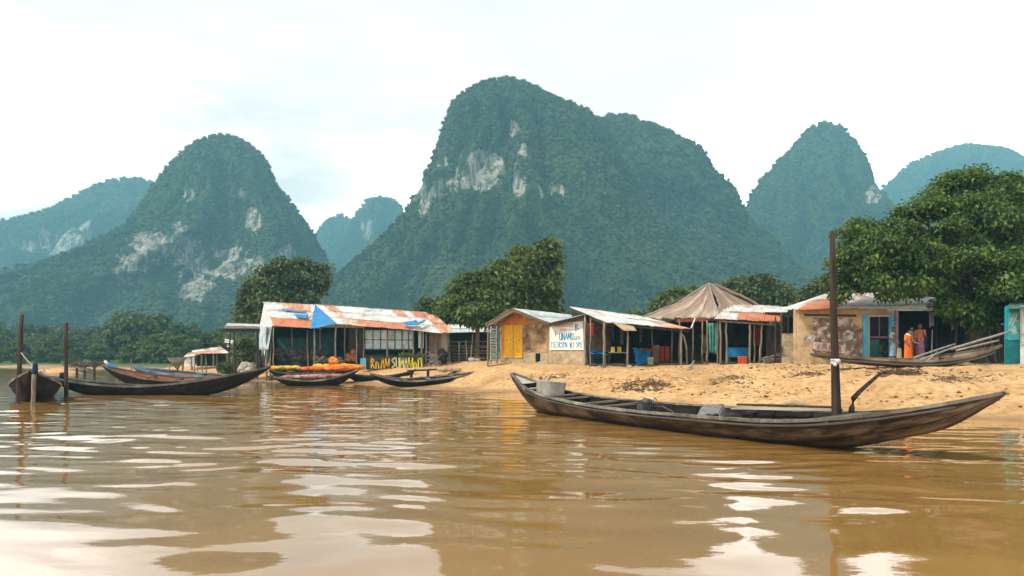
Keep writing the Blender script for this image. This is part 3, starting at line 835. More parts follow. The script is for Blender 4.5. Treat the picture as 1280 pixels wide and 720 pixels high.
TIN_O = tin_mat('red_lead_zinc', (.46,.12,.045), (.60,.21,.085), (.46,.29,.21), .56)
TIN_D = tin_mat('dark_zinc', (.06,.065,.065), (.14,.14,.13), (.16,.09,.06), .6)
TIN_P = tin_mat('pinkish_zinc', (.50,.36,.30), (.66,.55,.48), (.32,.15,.08), .56)
ROOF = [TIN_W, TIN_G, TIN_R, TIN_O, TIN_D, TIN_P]
BLUE_TARP = blend_mat('blue_tarp', (.010,.13,.33), (.02,.22,.46), (1,1,1), 2.2, rough=.5, spec=.3)
WOOD_P = blend_mat('pole_wood', (.10,.078,.058), (.27,.215,.155), (1,1,.12), 14, 'World', bstr=.4)
WOOD_D = blend_mat('dark_boards', (.022,.017,.013), (.075,.056,.04), (3,3,.5), 5, 'World', bstr=.4)
WOOD_G = blend_mat('grey_boards', (.16,.14,.12), (.36,.32,.27), (3,3,.5), 5, 'World', bstr=.4)
WOOD_B = blend_mat('brown_boards', (.12,.075,.045), (.24,.16,.10), (3,3,.5), 5, 'World', bstr=.4)
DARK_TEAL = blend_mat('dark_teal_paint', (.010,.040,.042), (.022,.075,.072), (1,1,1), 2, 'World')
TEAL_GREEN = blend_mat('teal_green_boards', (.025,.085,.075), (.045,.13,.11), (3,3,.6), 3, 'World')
SHADE_BLACK = blend_mat('shade_black', (.006,.006,.006), (.022,.02,.018), (1,1,1), 2, 'World')  # near-black: interior shade put into the wall colour; also used for black things
MUD = blend_mat('mud_plaster', (.30,.215,.125), (.50,.39,.25), (1,1,1), 3, 'World', .95, (.10,.075,.05), .60, 1.6, bstr=.6)
PLASTER = blend_mat('ochre_plaster', (.38,.26,.14), (.54,.40,.235), (1,1,1), 1.8, 'World', .95, (.24,.15,.075), .57, 1.1, bstr=.4)
FLAKED = blend_mat('flaked_paint', (.13,.075,.05), (.25,.16,.11), (1,1,.6), 5, 'World', .95, (.55,.47,.38), .56, 3.2, bstr=.4, lo=.4, hi=.6)
STAINED = blend_mat('stained_plaster', (.20,.115,.055), (.48,.34,.17), (1,1,1), 2.4, 'World', .95, (.10,.055,.05), .58, 2.2, bstr=.5)
YELLOW = blend_mat('yellow_paint', (.66,.32,.018), (.76,.42,.035), (1,1,.6), 3, 'World', .7, (.38,.19,.03), .64, 3.0)
ORANGE = blend_mat('orange_paint', (.50,.15,.02), (.62,.22,.03), (1,1,1), 3, 'World', .8, (.33,.12,.04), .62, 2.0)
SIGN_W = blend_mat('sign_white', (.66,.64,.58), (.80,.79,.74), (1,1,1), 2, 'World', .7, (.50,.42,.32), .66, 1.8)
TEAL = blend_mat('teal_paint', (.012,.25,.30), (.025,.36,.40), (1,1,1), 3, 'World', .6, (.08,.16,.15), .66, 3)
TEAL_DK = blend_mat('deep_teal_paint', (.008,.11,.13), (.014,.16,.17), (1,1,1), 3, 'World', .6)
SKYBLUE = blend_mat('sky_blue_paint', (.04,.28,.42), (.12,.42,.52), (1,1,.5), 5, 'World', .6, (.35,.35,.32), .62, 4)
PURPLE = blend_mat('faded_plum_paint', (.14,.085,.10), (.22,.14,.15), (1,1,1), 5, 'World', .7)
PINKWOOD = blend_mat('pinkish_paint', (.42,.28,.24), (.55,.40,.34), (1,1,1), 5, 'World', .7)
GREENDOOR = blend_mat('green_door', (.02,.10,.085), (.035,.14,.115), (1,1,1), 3, 'World', .6)
WHITEP = blend_mat('chalky_white', (.60,.58,.54), (.76,.74,.70), (1,1,1), 4, 'World', .8, (.42,.36,.30), .62, 3)
PANE = blend_mat('dusty_panes', (.30,.40,.36), (.55,.62,.56), (1,1,1), 1.7, 'World', .25, (.62,.62,.58), .58, 2.2, spec=.5, bstr=0.02)
RED_CL = blend_mat('red_cloth', (.35,.02,.02), (.50,.04,.035), (1,1,1), 3)
MAROON = blend_mat('maroon_cloth', (.14,.015,.02), (.26,.03,.035), (1,1,1), 3)
TEAL_CL = blend_mat('sea_green_cloth', (.03,.16,.13), (.10,.30,.24), (1,1,1), 3)
PALE_CL = blend_mat('pale_blue_cloth', (.28,.38,.44), (.58,.62,.62), (1,1,.5), 2.5)
CANVAS = blend_mat('grey_canvas', (.11,.11,.105), (.20,.195,.185), (1,1,1), 5, rough=.9, bstr=.3)
YEL_PL = blend_mat('yellow_plastic', (.60,.42,.05), (.70,.52,.10), (1,1,1), 3, rough=.4)
RED_PL = blend_mat('orange_red_plastic', (.58,.09,.02), (.68,.13,.035), (1,1,1), 3, rough=.45)
BLUE_PL = blend_mat('blue_plastic', (.006,.15,.36), (.012,.21,.45), (1,1,1), 3, rough=.4)
NAVY = blend_mat('dark_blue_plastic', (.008,.05,.10), (.015,.09,.15), (1,1,1), 3, rough=.5)
STONE = blend_mat('field_stone', (.25,.22,.18), (.45,.41,.35), (1,1,1), 4, bstr=.5)
CRATE = blend_mat('crate_wood', (.22,.20,.14), (.36,.32,.24), (1,1,1), 6)
RED_INK = blend_mat('red_lettering', (.50,.10,.07), (.60,.20,.15), (1,1,1), 5, 'World')
BLUE_INK = blend_mat('blue_lettering', (.01,.17,.30), (.03,.30,.40), (1,1,1), 5, 'World')
YEL_INK = blend_mat('yellow_lettering', (.52,.28,.015), (.66,.40,.03), (1,1,1), 5, 'World')

def roof(mb, A, B, C, D, nu, nv, pick, per=5, amp=.016, jit=.03, lift=.014):
    """overlapping corrugated sheets between ridge A-B and eave D-C"""
    A, B, C, D = map(Vector, (A, B, C, D)); r = mb.r
    n = -((B - A).cross(D - A)); n = (n if n.length > 1e-6 else -((C - B).cross(D - B))).normalized()
    if n.z < 0: n = -n
    bil = lambda u, v: A.lerp(B, u).lerp(D.lerp(C, u), v)
    for j in range(nv):
        for i in range(nu):
            u0, u1 = i / nu - .012, (i + 1) / nu + .012
            v0, v1 = j / nv, (j + 1) / nv + (.05 / nv if j < nv - 1 else r.uniform(-.01, .035))
            L = lift * (nv - j) + (.006 if i % 2 else 0) + r.uniform(0, .012)
            q = [bil(u0, v0), bil(u1, v0), bil(u1, v1), bil(u0, v1)]
            q = [p + n * (L + r.uniform(-jit, jit) * .35) + Vector((r.uniform(-jit, jit), 0, 0)) for p in q]
            ph = r.uniform(0, 6)
            mb.patch(*q, per * 4, 3, lambda u, v: amp * math.sin(2 * PI * per * u + ph) + r.uniform(-.004, .004), .006, pick((i + .5) / nu, (j + .5) / nv, r))
    return mb

def wall(mb, p0, p1, z0, zt0, zt1, t=.12, m=0):
    """upright slab whose front face runs from p0 to p1; zt0, zt1 are its top at either end"""
    p0, p1 = Vector(p0), Vector(p1)
    d = Vector((p1.x - p0.x, p1.y - p0.y, 0)).normalized(); back = Vector((-d.y, d.x, 0)) * t
    if back.y < 0 and abs(d.x) > .2: back = -back
    mb.prism([(p0.x, p0.y, z0), (p1.x, p1.y, z0), (p1.x, p1.y, zt1), (p0.x, p0.y, zt0)], back, m)
    return mb

def cloth(mb, A, B, C, D, folds=4, amp=.03, m=0):
    r = mb.r; ph = r.uniform(0, 6)
    mb.patch(A, B, C, D, folds * 6, 8, lambda u, v: amp * (.3 + .7 * v) * math.sin(2 * PI * folds * u + ph + .8 * v) + amp * .4 * math.sin(5 * u + 3 * v), .008, m)
    return mb

class Plane2:
    """lettering on an upright board: u to the right, v up, metres"""
    def __init__(s, o, right, up=(0, 0, 1), out=.006):
        s.o = Vector(o); s.r = Vector(right).normalized(); s.u = Vector(up)
        n = s.r.cross(s.u).normalized(); s.n = n if n.y < 0 else -n; s.out = out
    def pt(s, u, v, k=0): return s.o + s.r * u + s.u * v + s.n * k
    def stroke(s, mb, a, b, w, m=0):
        a, b = Vector((*a, 0)), Vector((*b, 0)); d = (b - a)
        if d.length < 1e-5: return
        d = d.normalized(); q = Vector((-d.y, d.x, 0)) * w / 2; e = d * w * .3
        pts = [a - e - q, b + e - q, b + e + q, a - e + q]
        mb.prism([s.pt(p.x, p.y, s.out) for p in pts], -s.n * s.out * .8, m)
GLY = {'A': [(0,0,.5,1),(.5,1,1,0),(.2,.4,.8,.4)], 'U': [(0,1,0,.1),(0,.1,.9,0),(.9,0,.9,1)], 'N': [(0,0,0,1),(0,1,.9,0),(.9,0,.9,1)], 'M': [(0,0,0,1),(0,1,.5,.3),(.5,.3,1,1),(1,1,1,0)],
       'W': [(0,1,.2,0),(.2,0,.5,.7),(.5,.7,.8,0),(.8,0,1,1)], 'T': [(0,1,1,1),(.5,1,.5,0)], 'S': [(.9,1,0,.8),(0,.8,.9,.35),(.9,.35,0,0)], 'R': [(0,0,0,1),(0,1,.9,.8),(.9,.8,0,.5),(.3,.5,.9,0)],
       'E': [(0,0,0,1),(0,1,.8,1),(0,.5,.7,.5),(0,0,.8,0)], 'P': [(0,0,0,1),(0,1,.9,.8),(.9,.8,0,.5)], 'J': [(.7,1,.7,.1),(.7,.1,.1,0)], 'n': [(0,0,0,.6),(0,.6,.7,.5),(.7,.5,.7,0)], 'u': [(0,.6,0,0),(0,0,.7,.1),(.7,.6,.7,0)],
       'K': [(0,0,0,1),(.8,1,0,.5),(0,.5,.9,0)], 'X': [(0,0,.9,1),(0,1,.9,0)], 'B': [(0,0,0,1),(0,1,.8,.8),(.8,.8,0,.55),(0,.55,.9,.3),(.9,.3,0,0)], 'm': [(0,0,0,.6),(0,.6,.45,.5),(.45,.5,.45,0),(.45,.5,.9,.5),(.9,.5,.9,0)], 'I': [(.3,0,.3,1)], 'O': [(0,.1,0,.9),(0,.9,.8,1),(.8,1,.9,.1),(.9,.1,0,0)]}
def write(pl, mb, text, u0, u1, v0, v1, w, m=0):
    n = len(text); cw = (u1 - u0) / n
    for i, ch in enumerate(text):
        if ch == ' ': continue
        for (x0, y0, x1, y1) in GLY[ch]:
            j = lambda: mb.r.uniform(-.04, .04)
            pl.stroke(mb, (u0 + cw * (i + .1 + .74 * x0 + j()), v0 + (v1 - v0) * (y0 + j())), (u0 + cw * (i + .1 + .74 * x1 + j()), v0 + (v1 - v0) * (y1 + j())), w, m)

def posts(parent, lst, seed, mat=None, r=.05):
    """(px, Y, top_py, r, lean px, base z)"""
    for k, q in enumerate(lst):
        px, Y, top = q[:3]; rad = q[3] if len(q) > 3 else r; lean = q[4] if len(q) > 4 else 0
        x = (px - 640) / FPX * Y; g = ground_z(x, Y)
        mb = MB(seed + k)
        mb.pole((x, Y, g - .2), P(px + lean, top, Y), rad, rad * .85, bend=.03)
        mb.build('post', mat or WOOD_P, parent)

# ================================================================== long tin-roofed house
gz = .80
hs = thing('long_house', 'long open-fronted house under a patched white and rusty tin roof', 'house', PZ(440, 54, gz))
mb = MB(3)
def pick1(u, v, r):
    if v > .66: return 3 if (.06 < u < .97) else 0
    if v < .3: return 2 if .3 < u < .8 else 0
    return 0 if r.random() < .75 else 1
roof(mb, P(330,378,57), P(400,382,57), P(402,411,52.4), P(343,407,52.4), 6, 3, pick1)
mb.build('roof', ROOF, hs, 'left section of tin roof, white with an orange lower row')
mb = MB(4)
def pick2(u, v, r):
    if v > .62: return 2 if .12 < u < .72 else (0 if r.random() < .6 else 2)
    if u < .10: return 0
    if u < .2: return 2 if r.random() < .7 else 0
    if u > .68: return 2 if r.random() < .7 else 0
    return 1 if (u > .3 and r.random() < .3) else 0
roof(mb, P(394,381,57), P(532,391,57), P(560,417,52.2), P(421,405,52.2), 13, 3, pick2)
e = P(532,391,57); f = P(560,417,52.2)
roof(mb, P(528,392,56.4), P(545,395,56), P(566,414,52.0), P(552,416,52.0), 2, 2, lambda u, v, r: 2)
mb.build('roof', ROOF, hs, 'long right section of tin roof, white zinc with rusty sheets')
mb = MB(5)                                                    # rear slope
roof(mb, P(330,378,57.1), P(532,391,57.1), Vector(P(540,413,61)) , Vector(P(345,411,61)), 14, 2, lambda u, v, r: r.choice([1, 2, 0]))
mb.build('roof', ROOF, hs, 'rear slope of the tin roof')
mb = MB(6)
mb.patch(P(394,381,56.6), P(394.6,381.2,56.6), P(422,404.5,51.95), P(387,411,52.0), 10, 10, lambda u, v: .03 * math.sin(9 * u + 2 * v), .02)
mb.build('gable_sheet', BLUE_TARP, hs)
mb = MB(7)
for (a, b, c, d) in [((352,387),(381,389.5),(384,391.5),(354,389.5)), ((368,394),(386,394),(384,398.5),(372,398)), ((503,404),(520,401),(524,406.5),(509,408)), ((520,405),(531,400),(532,402),(523,407))]:
    Yq = lambda py: 57 - (py - 379) / 29 * 4.7 - .10 
    mb = MB(7)
    mb.patch(P(*a, Yq(a[1])), P(*b, Yq(b[1])), P(*c, Yq(c[1])), P(*d, Yq(d[1])), 5, 3, lambda u, v: .02 * math.sin(7 * u) + .06, .02)
    mb.build('roof_patch', BLUE_TARP, hs)
mb = MB(8)
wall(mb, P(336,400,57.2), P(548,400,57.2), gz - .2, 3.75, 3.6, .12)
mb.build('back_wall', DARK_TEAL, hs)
mb = MB(8)
wall(mb, P(333,400,52.9), P(327,400,57.0), gz - .2, 3.6, 4.0, .08)
mb.prism([P(343,407,52.6), P(330,379.5,57), P(324,410,61)], (.06, 0, 0))
mb.build('side_wall', WHITEP, hs)
mb = MB(9)
wall(mb, P(347,400,55.4), P(386,400,55.4), gz - .2, 2.9, 2.9, .08)
mb.build('partition', TEAL_GREEN, hs)
mb = MB(10)
wall(mb, P(386,400,54.6), P(418,400,54.6), gz - .2, 3.4, 3.4, .08)
mb.build('partition', DARK_TEAL, hs)
mb = MB(11)
for x0 in range(436, 456, 4): wall(mb, P(x0,400,53.4), P(x0 + 3.6,400,53.4), gz - .1, 3.5, 3.5, .04)
wall(mb, P(456,400,53.3), P(534,400,53.3), gz - .1, 1.75, 1.7, .06)
wall(mb, P(456,400,53.4), P(534,400,53.4), 3.38, 3.6, 3.55, .06)
mb.build('front_boards', WOOD_D, hs)
mb = MB(11); mb.beam(P(455,447.5,53.1), P(532,448.5,53.1), .22, .07); mb.beam(P(455,436.5,53.2), P(518,437,53.2), .08, .05)
mb.build('counter', WOOD_B, hs)
win = MB(12); wall(win, P(456,400,53.5), P(517,400,53.5), EYE + (HOR - 436) / FPX * 53.5, 3.42, 3.36, .03)
wo_ = win.build('window', PANE, hs)
mb = MB(13)
for px in (456, 466, 475.5, 484.5, 493.5, 502.5, 510.5, 517): mb.beam(P(px,411.5,53.42), P(px,436,53.42), .05, .05)
for py in (412.0, 424.5, 436): mb.beam(P(456,py,53.41), P(517,py + .6,53.41), .05, .045)
mb.build('frame', TEAL_GREEN, wo_)
mb = MB(14); wall(mb, P(523,400,53.0), P(529.5,400,53.0), EYE + (HOR - 435) / FPX * 53, EYE + (HOR - 414) / FPX * 53, EYE + (HOR - 415) / FPX * 53, .02)
mb.build('notice', WHITEP, hs)
mb = MB(15); wall(mb, P(536,400,53.2), P(550,400,53.2), gz - .1, 3.3, 3.25, .06); mb.build('front_wall', blend_mat('tan_boards', (.17,.115,.075), (.25,.175,.12), (3,3,.4), 4, 'World'), hs, 'tan boarded wall at the right end')
mb = MB(15); wall(mb, P(551,400,53.3), P(558,400,53.3), gz - .1, 3.2, 3.15, .06); mb.build('front_wall', blend_mat('straw_boards', (.32,.25,.15), (.44,.35,.22), (3,3,.4), 4, 'World'), hs, 'straw-coloured wall panel at the far right end')
posts(hs, [(333,52.8,409,.07,1), (338,52.7,409,.06), (342,52.6,409,.045), (365,53.8,409,.05), (384.5,53,410,.05), (392.5,52.3,410,.065,.5), (400,53.4,410,.05), (419,52.2,406,.06,1), (431,53,408,.05), (446,52.6,409,.05), (455,52.8,410,.05), (484,52.7,412,.06), (517,52.6,414,.06), (527,52.7,415,.07,.5), (533,52.7,416,.06), (545,52.6,416,.05), (551,52.6,417,.05), (558,52.4,417,.06,2)], 30)
mb = MB(16)
cloth(mb, P(326,404,54), P(340,406,52.6), P(336,438,52.5), P(324,437,53.6), 5, .06)
mb.top('hanging_sheet', PALE_CL, 'pale blue and white sheet hung at the left corner of the long house', 'cloth')
mb = MB(17); rr_ = random.Random(2)
for k in range(26):
    px = rr_.uniform(321, 334); mb.pole(PZ(px, 53.2 + rr_.uniform(-.4, .4), gz - .1), P(px + rr_.uniform(-2, 2), rr_.uniform(436, 446), 53.4), .035, .025, n=5, seg=2)
mb.top('paling', WOOD_D, 'dark close-set paling of sticks below the hung pale sheet', 'fence')
# banner boards in front
bn = thing('painted_board', 'low board with big yellow letters on black at the foot of the long house', 'sign', PZ(488, 51.6, gz))
mb = MB(18); wall(mb, P(458.5,400,51.6), P(530,400,51.6), EYE + (HOR - 462.5) / FPX * 51.6, EYE + (HOR - 445.5) / FPX * 51.6, EYE + (HOR - 446) / FPX * 51.6, .04)
mb.build('board', blend_mat('board_black', (.015,.015,.015), (.05,.045,.04), (1,1,1), 6, 'World'), bn)
pl = Plane2(P(458.5,461.5,51.6), (1, 0, 0)); mb = MB(19)
k_ = 51.6 / FPX
write(pl, mb, 'RnAW', 5 * k_, 29 * k_, .07, .70, .085); mb.build('lettering', YEL_INK, bn)
mb = MB(20); write(pl, mb, 'SUMA', 31 * k_, 52 * k_, .06, .72, .08); mb.build('lettering', blend_mat('olive_lettering', (.42,.42,.12), (.60,.55,.25), (1,1,1), 5, 'World'), bn)
mb = MB(21); write(pl, mb, 'WnO', 52 * k_, 70 * k_, .06, .72, .09); mb.build('lettering', blend_mat('lime_lettering', (.45,.50,.05), (.70,.50,.04), (1,1,1), 5, 'World'), bn)
mb = MB(22); wall(mb, P(450.5,400,51.5), P(457.5,400,51.5), EYE + (HOR - 461) / FPX * 51.5, EYE + (HOR - 448) / FPX * 51.5, EYE + (HOR - 448) / FPX * 51.5, .05)
mb.top('painted_board', SKYBLUE, 'small pale blue board standing beside the yellow lettered board', 'sign')
for k, px in enumerate((505, 512, 526)):
    tree('potted_plant', P(px, 446.5, 51.9), [(P(px, 444.5, 51.9), (.18, .18, .12))], .02, 200 + k, 26, 8, .13, LEAF_PALE, 'small leafy plant growing on top of the yellow lettered board', 'plant', 'plants on the lettered board', spread=.08, limbs=False)

# lean-to on the left
ln = thing('lean_to', 'open lean-to with a flat dark tin roof left of the long house', 'shed', PZ(300, 56, .8))
mb = MB(23); roof(mb, P(285,404.5,58), P(329,406,58), P(329,411,54.6), P(279,411,54.6), 5, 2, lambda u, v, r: 0 if v < .55 else 4)
mb.build('roof', ROOF, ln)
mb = MB(24); mb.beam(P(279.5,413,54.7), P(328,412.8,54.7), .08, .22); mb.beam(P(279.5,413,54.7), P(285.5,407,58), .08, .2); mb.build('fascia', WOOD_D, ln)
posts(ln, [(293,54.8,411,.07), (287,57.8,408,.05), (322,57.8,408,.05)], 60, WOOD_D)
# shacks far down the bank
def shack(label, quads, pp, Y, seed, base):
    s = thing('shack', label, 'hut', PZ(base, Y, .9))
    mb = MB(seed)
    for q, nu, pk in quads: roof(mb, *q, nu, 2, pk, per=4)
    mb.build('roof', ROOF, s)
    posts(s, pp, seed)
    return s
s1 = shack('low open shack with a pinkish tin roof, middle one on the far sand bank', [([P(240,438.5,88), P(275,433.5,88), P(286,441.5,83), P(244,442.5,83)], 5, lambda u, v, r: r.choice([0, 2, 2, 5])), ([P(234,442,88), P(246,439,88), P(250,443.5,83), P(229,447,83)], 2, lambda u, v, r: 2 if v < .5 else 0)],
           [(252,83.2,443,.10), (257,83.4,443,.08), (267,83.2,442,.09), (271,83.6,442,.07), (284,83.2,442,.08), (240,83.4,446,.12)], 83, 71, 258)
mb = MB(72); wall(mb, P(246,440,86.5), P(284,440,86.5), .6, 2.0, 2.0, .1); mb.build('back_wall', SHADE_BLACK, s1)
mb = MB(72); wall(mb, P(230,447,83.4), P(240,446,83.4), .6, 1.55, 1.75, .06); wall(mb, P(240,447,83.3), P(243,446,83.3), .6, 1.75, 1.8, .06); mb.build('side_wall', WHITEP, s1)
s2 = shack('narrow two-tier pink shack standing under the lean-to roof', [([P(281,424,70), P(302,427.5,70), P(301,431,67.5), P(281,428,67.5)], 2, lambda u, v, r: 0), ([P(284,431,69), P(301,431,69), P(300,435.5,66.5), P(284,434,66.5)], 2, lambda u, v, r: 0)],
           [(286,67,430,.09,2), (298,66.8,431,.09), (291,66.6,434,.07), (294,67.4,431,.07)], 67, 81, 292)
mb = MB(82); wall(mb, P(287,434,67.3), P(299,434,67.3), .7, 2.3, 2.3, .06); mb.build('front_boards', blend_mat('rosy_boards', (.24,.12,.09), (.40,.25,.20), (3,3,.5), 4, 'World'), s2)

# stick fence and the pale roof behind it
fn = thing('stick_fence', 'rough stick fence with pale posts between the long house and yellow-doored hut', 'fence', PZ(586, 56, 1.1))
mb = MB(90)
for py in np.arange(428, 452, 3.6): mb.pole(P(561, py + mb.r.uniform(-1, 1), 56), P(612, py + mb.r.uniform(-1.5, 1.5), 55), .045, .035, bend=.006, n=5)
for px in range(562, 612, 6): mb.pole(PZ(px, 55.9, 1.0), P(px + mb.r.uniform(-1, 1), 428, 55.9), .025, n=5, seg=2)
mb.build('rail', WOOD_B, fn)
posts(fn, [(561,55.6,424,.06), (574,55.6,427,.075), (584,55.4,425,.06,-2), (588,55.2,418,.05,3), (610,54,412,.06)], 92, WOOD_G)
sh = thing('low_shed', 'low shed with a pale tin roof behind the stick fence', 'shed', PZ(588, 62, 1.3))
mb = MB(95); roof(mb, P(560,406,65), P(618,406,65), P(614,415,61), P(558,416,61), 7, 2, lambda u, v, r: r.choice([0, 0, 1]))
mb.build('roof', ROOF, sh)
mb = MB(96); wall(mb, P(563,420,62), P(612,420,62), 1.1, 3.5, 3.5, .1); mb.build('wall', SHADE_BLACK, sh)

# ================================================================== yellow-doored hut
hb = thing('gabled_hut', 'small gabled hut with yellow door and stained plaster', 'hut', PZ(655, 46, 1.27))
rv = Vector((3.63, 7.8, .06))
ap, er, el = P(641,386,43.2), P(690,404.5,43.3), P(607,405.5,43.9)
mb = MB(100); roof(mb, ap, ap + rv, er + rv, er, 6, 2, lambda u, v, r: 1 if r.random() < .8 else 0); mb.build('roof', ROOF, hb, 'grey zinc slope facing right')
mb = MB(101); roof(mb, ap, ap + rv, el + rv, el, 6, 2, lambda u, v, r: r.choice([1, 2, 4])); mb.build('roof', ROOF, hb, 'shaded slope facing left')
mb = MB(102)
off = Vector((.05, -.04, -.09))
mb.beam(ap + off, el + off, .09, .16); mb.beam(ap + off, er + off, .09, .14)
for k in (.35, .7): mb.beam(el + rv * k * .25 + Vector((.1,0,-.1)), el + rv * k * .25 + Vector((1.2,-.3,.55)), .07, .1)
mb.build('rafter', WOOD_B, hb)
w0, w1 = P(626,453.5,44.7), P(686.5,453.5,43.5); g0 = 1.05
along = (w1 - w0); along.z = 0
def hbp(px, py, out=0.0):
    """a point on the hut's front wall"""
    t_ = (px - 626) / 60.5; 
    for _ in range(4):
        q = w0 + along * t_; t_ += ((px - (640 + q.x / q.y * FPX)) / 60.5)
    q = w0 + along * t_
    n_ = Vector((along.y, -along.x, 0)).normalized(); n_ = n_ if n_.y < 0 else -n_
    return Vector((q.x, q.y, EYE + (HOR - py) / FPX * q.y)) + n_ * out
nb = -(hbp(640, 420, 1) - hbp(640, 420, 0))
mb = MB(103); mb.prism([(w0.x, w0.y, g0), (w1.x, w1.y, g0), hbp(686.5,404.5), hbp(643,389.5), hbp(624.5,405)], nb * .16); mb.build('front_wall', MUD, hb)
mb = MB(104); mb.prism([hbp(654,440,.025), hbp(686,440,.025), hbp(686,405,.025), hbp(669,404,.025), hbp(654,404,.025)], nb * .023); mb.build('plaster', STAINED, hb)
mb = MB(105); mb.prism([hbp(627.5,405.6,.03), hbp(669,405,.03), hbp(643.5,391.5,.03), hbp(628,402,.03)], nb * .028); mb.build('gable_panel', ORANGE, hb)
mb = MB(105); mb.prism([hbp(627.5,447,.028), hbp(631,447,.028), hbp(631,405.9,.028), hbp(627.5,405.9,.028)], nb * .026); mb.build('door_jamb', ORANGE, hb)
mb = MB(106); mb.prism([hbp(631,447,.05), hbp(641.6,447,.05), hbp(641.6,406.5,.05), hbp(631,406.5,.05)], nb * .048); mb.build('door', YELLOW, hb)
mb = MB(107); mb.prism([hbp(642.1,447,.05), hbp(653.4,447,.05), hbp(653.4,406.5,.05), hbp(642.1,406.5,.05)], nb * .048); mb.build('door', YELLOW, hb)
mb = MB(108)
for py in (413, 428, 441):
    for px in (634, 639, 645, 650):
        mb = MB(int(px + py)); mb.box(hbp(px, py + mb.r.uniform(-3, 3), .053), (.06, .012, .035)); mb.build('hinge', WOOD_D, hb)
for x0, x1, dd in ((631.6, 641, 0), (642.7, 652.8, 1)):
    for py in (411, 442): mb = MB(int(py) + dd); mb.prism([hbp(x0,py + 1.4,.068), hbp(x1,py + 1.4,.068), hbp(x1,py - 1.4,.068), hbp(x0,py - 1.4,.068)], nb * .016); mb.build('batten', YELLOW, hb)
mb = MB(109)
sd0 = Vector((w0.x, w0.y, 0)); sdv = Vector((3.63, 7.8, 0))
wall(mb, sd0 + sdv.normalized() * .2, sd0 + sdv, g0, 3.45, 3.5, .1); wall(mb, Vector((w1.x, w1.y, 0)) + sdv.normalized() * .2, Vector((w1.x, w1.y, 0)) + sdv, g0, 3.35, 3.4, .1); wall(mb, sd0 + sdv, Vector((w1.x, w1.y, 0)) + sdv, g0, 3.4, 3.4, .1)
mb.build('side_wall', MUD, hb)
mb = MB(110)
for k in range(12): mb.pole(P(613 + mb.r.uniform(-1, 1), 412 + k * 3.4, 45.6), P(622.5, 412 + k * 3.4 + mb.r.uniform(-1, 1), 45.4), .035, n=5, seg=2)
mb.pole(PZ(613.5, 45.6, 1.0), P(614, 408, 45.6), .05); mb.pole(PZ(621, 45.4, 1.0), P(621, 404, 45.4), .05)
mb.build('slatted_side', WOOD_G, hb)
posts(hb, [(609.5,44.2,407,.05,1)], 112)
mb = MB(113); mb.box(hbp(673, 447, .02), (.30, .06, .46)); mb.build('opening_shade', SHADE_BLACK, hb)  # near-black box painted as the shade of a small hole

# ================================================================== hut with the white sign
hc = thing('mud_hut', 'mud-walled hut with a white hand-painted sign on its front', 'hut', PZ(710, 43, 1.25))
c0, c1 = P(688.5,454,43.3), P(731,454.5,42.1)
al = c1 - c0; al.z = 0
def hcp(px, py, out=0.0):
    t_ = (px - 688.5) / 42.5
    for _ in range(4):
        q = c0 + al * t_; t_ += (px - (640 + q.x / q.y * FPX)) / 42.5
    q = c0 + al * t_; n_ = Vector((al.y, -al.x, 0)).normalized(); n_ = n_ if n_.y < 0 else -n_
    return Vector((q.x, q.y, EYE + (HOR - py) / FPX * q.y)) + n_ * out
nc = (hcp(700, 420, 1) - hcp(700, 420)) * -1
mb = MB(120); mb.prism([hcp(688.5,461), hcp(731,461), hcp(731,396.5), hcp(688.5,405)], nc * .18)
mb.prism([hcp(686,456,.01), hcp(690,456,.02), hcp(690,406,.02), hcp(686,407,.01)], nc * .2)
wall(mb, hcp(688.5,440) + nc * .2, hcp(688.5,440) + nc * .2 + Vector((2.4, 5.5, 0)), 1.0, 3.3, 3.4, .12); wall(mb, hcp(731,440) + nc * .3, hcp(731,440) + nc * .3 + Vector((1.8, 4.2, 0)), 1.0, 3.5, 3.5, .12)
mb.build('wall', MUD, hc)
mb = MB(121); mb.prism([hcp(687.5,437.5,.045), hcp(730,437.5,.045), hcp(729.2,401.5,.045), hcp(687.8,404.5,.045)], nc * .042); sg = mb.build('sign_board', SIGN_W, hc)
o_ = hcp(687.5, 437.5, .045); pl = Plane2(o_, hcp(730, 437.5, .045) - o_)
kk = (hcp(730, 437.5) - hcp(687.5, 437.5)).length / 42.5; 
def sgx(zx): return (zx / 9 + 680 - 687.5) * kk
def sgy(zy): return (437.5 - (zy / 9 + 380)) * 42.8 / FPX
mb = MB(122)
write(pl, mb, 'KAMANSUX', sgx(145), sgx(340), sgy(258), sgy(218), .022); write(pl, mb, 'ANS nn', sgx(185), sgx(345), sgy(304), sgy(276), .018)
write(pl, mb, 'I', sgx(125), sgx(165), sgy(362), sgy(310), .04); mb.build('lettering', RED_INK, sg)
mb = MB(123)
write(pl, mb, 'UNAMU', sgx(180), sgx(342), sgy(402), sgy(326), .048); write(pl, mb, 'un', sgx(350), sgx(420), sgy(402), sgy(340), .036); write(pl, mb, 'B', sgx(358), sgx(404), sgy(302), sgy(230), .045)
write(pl, mb, 'TSESRSPN WJ SPE', sgx(78), sgx(442), sgy(490), sgy(430), .034); mb.build('lettering', BLUE_INK, sg)
mb = MB(124)
roof(mb, P(692,400,47.5), P(738,391,46.5), P(733,393.5,41.7), P(687,404.5,42.9), 4, 2, lambda u, v, r: r.choice([0, 1]))
mb.build('roof', ROOF, hc)
mb = MB(125); mb.beam(P(687,406,42.95), P(733,395,41.75), .07, .2); mb.build('fascia', WOOD_D, hc)
posts(hc, [(731.5,41.8,394,.07)], 126, WOOD_G)

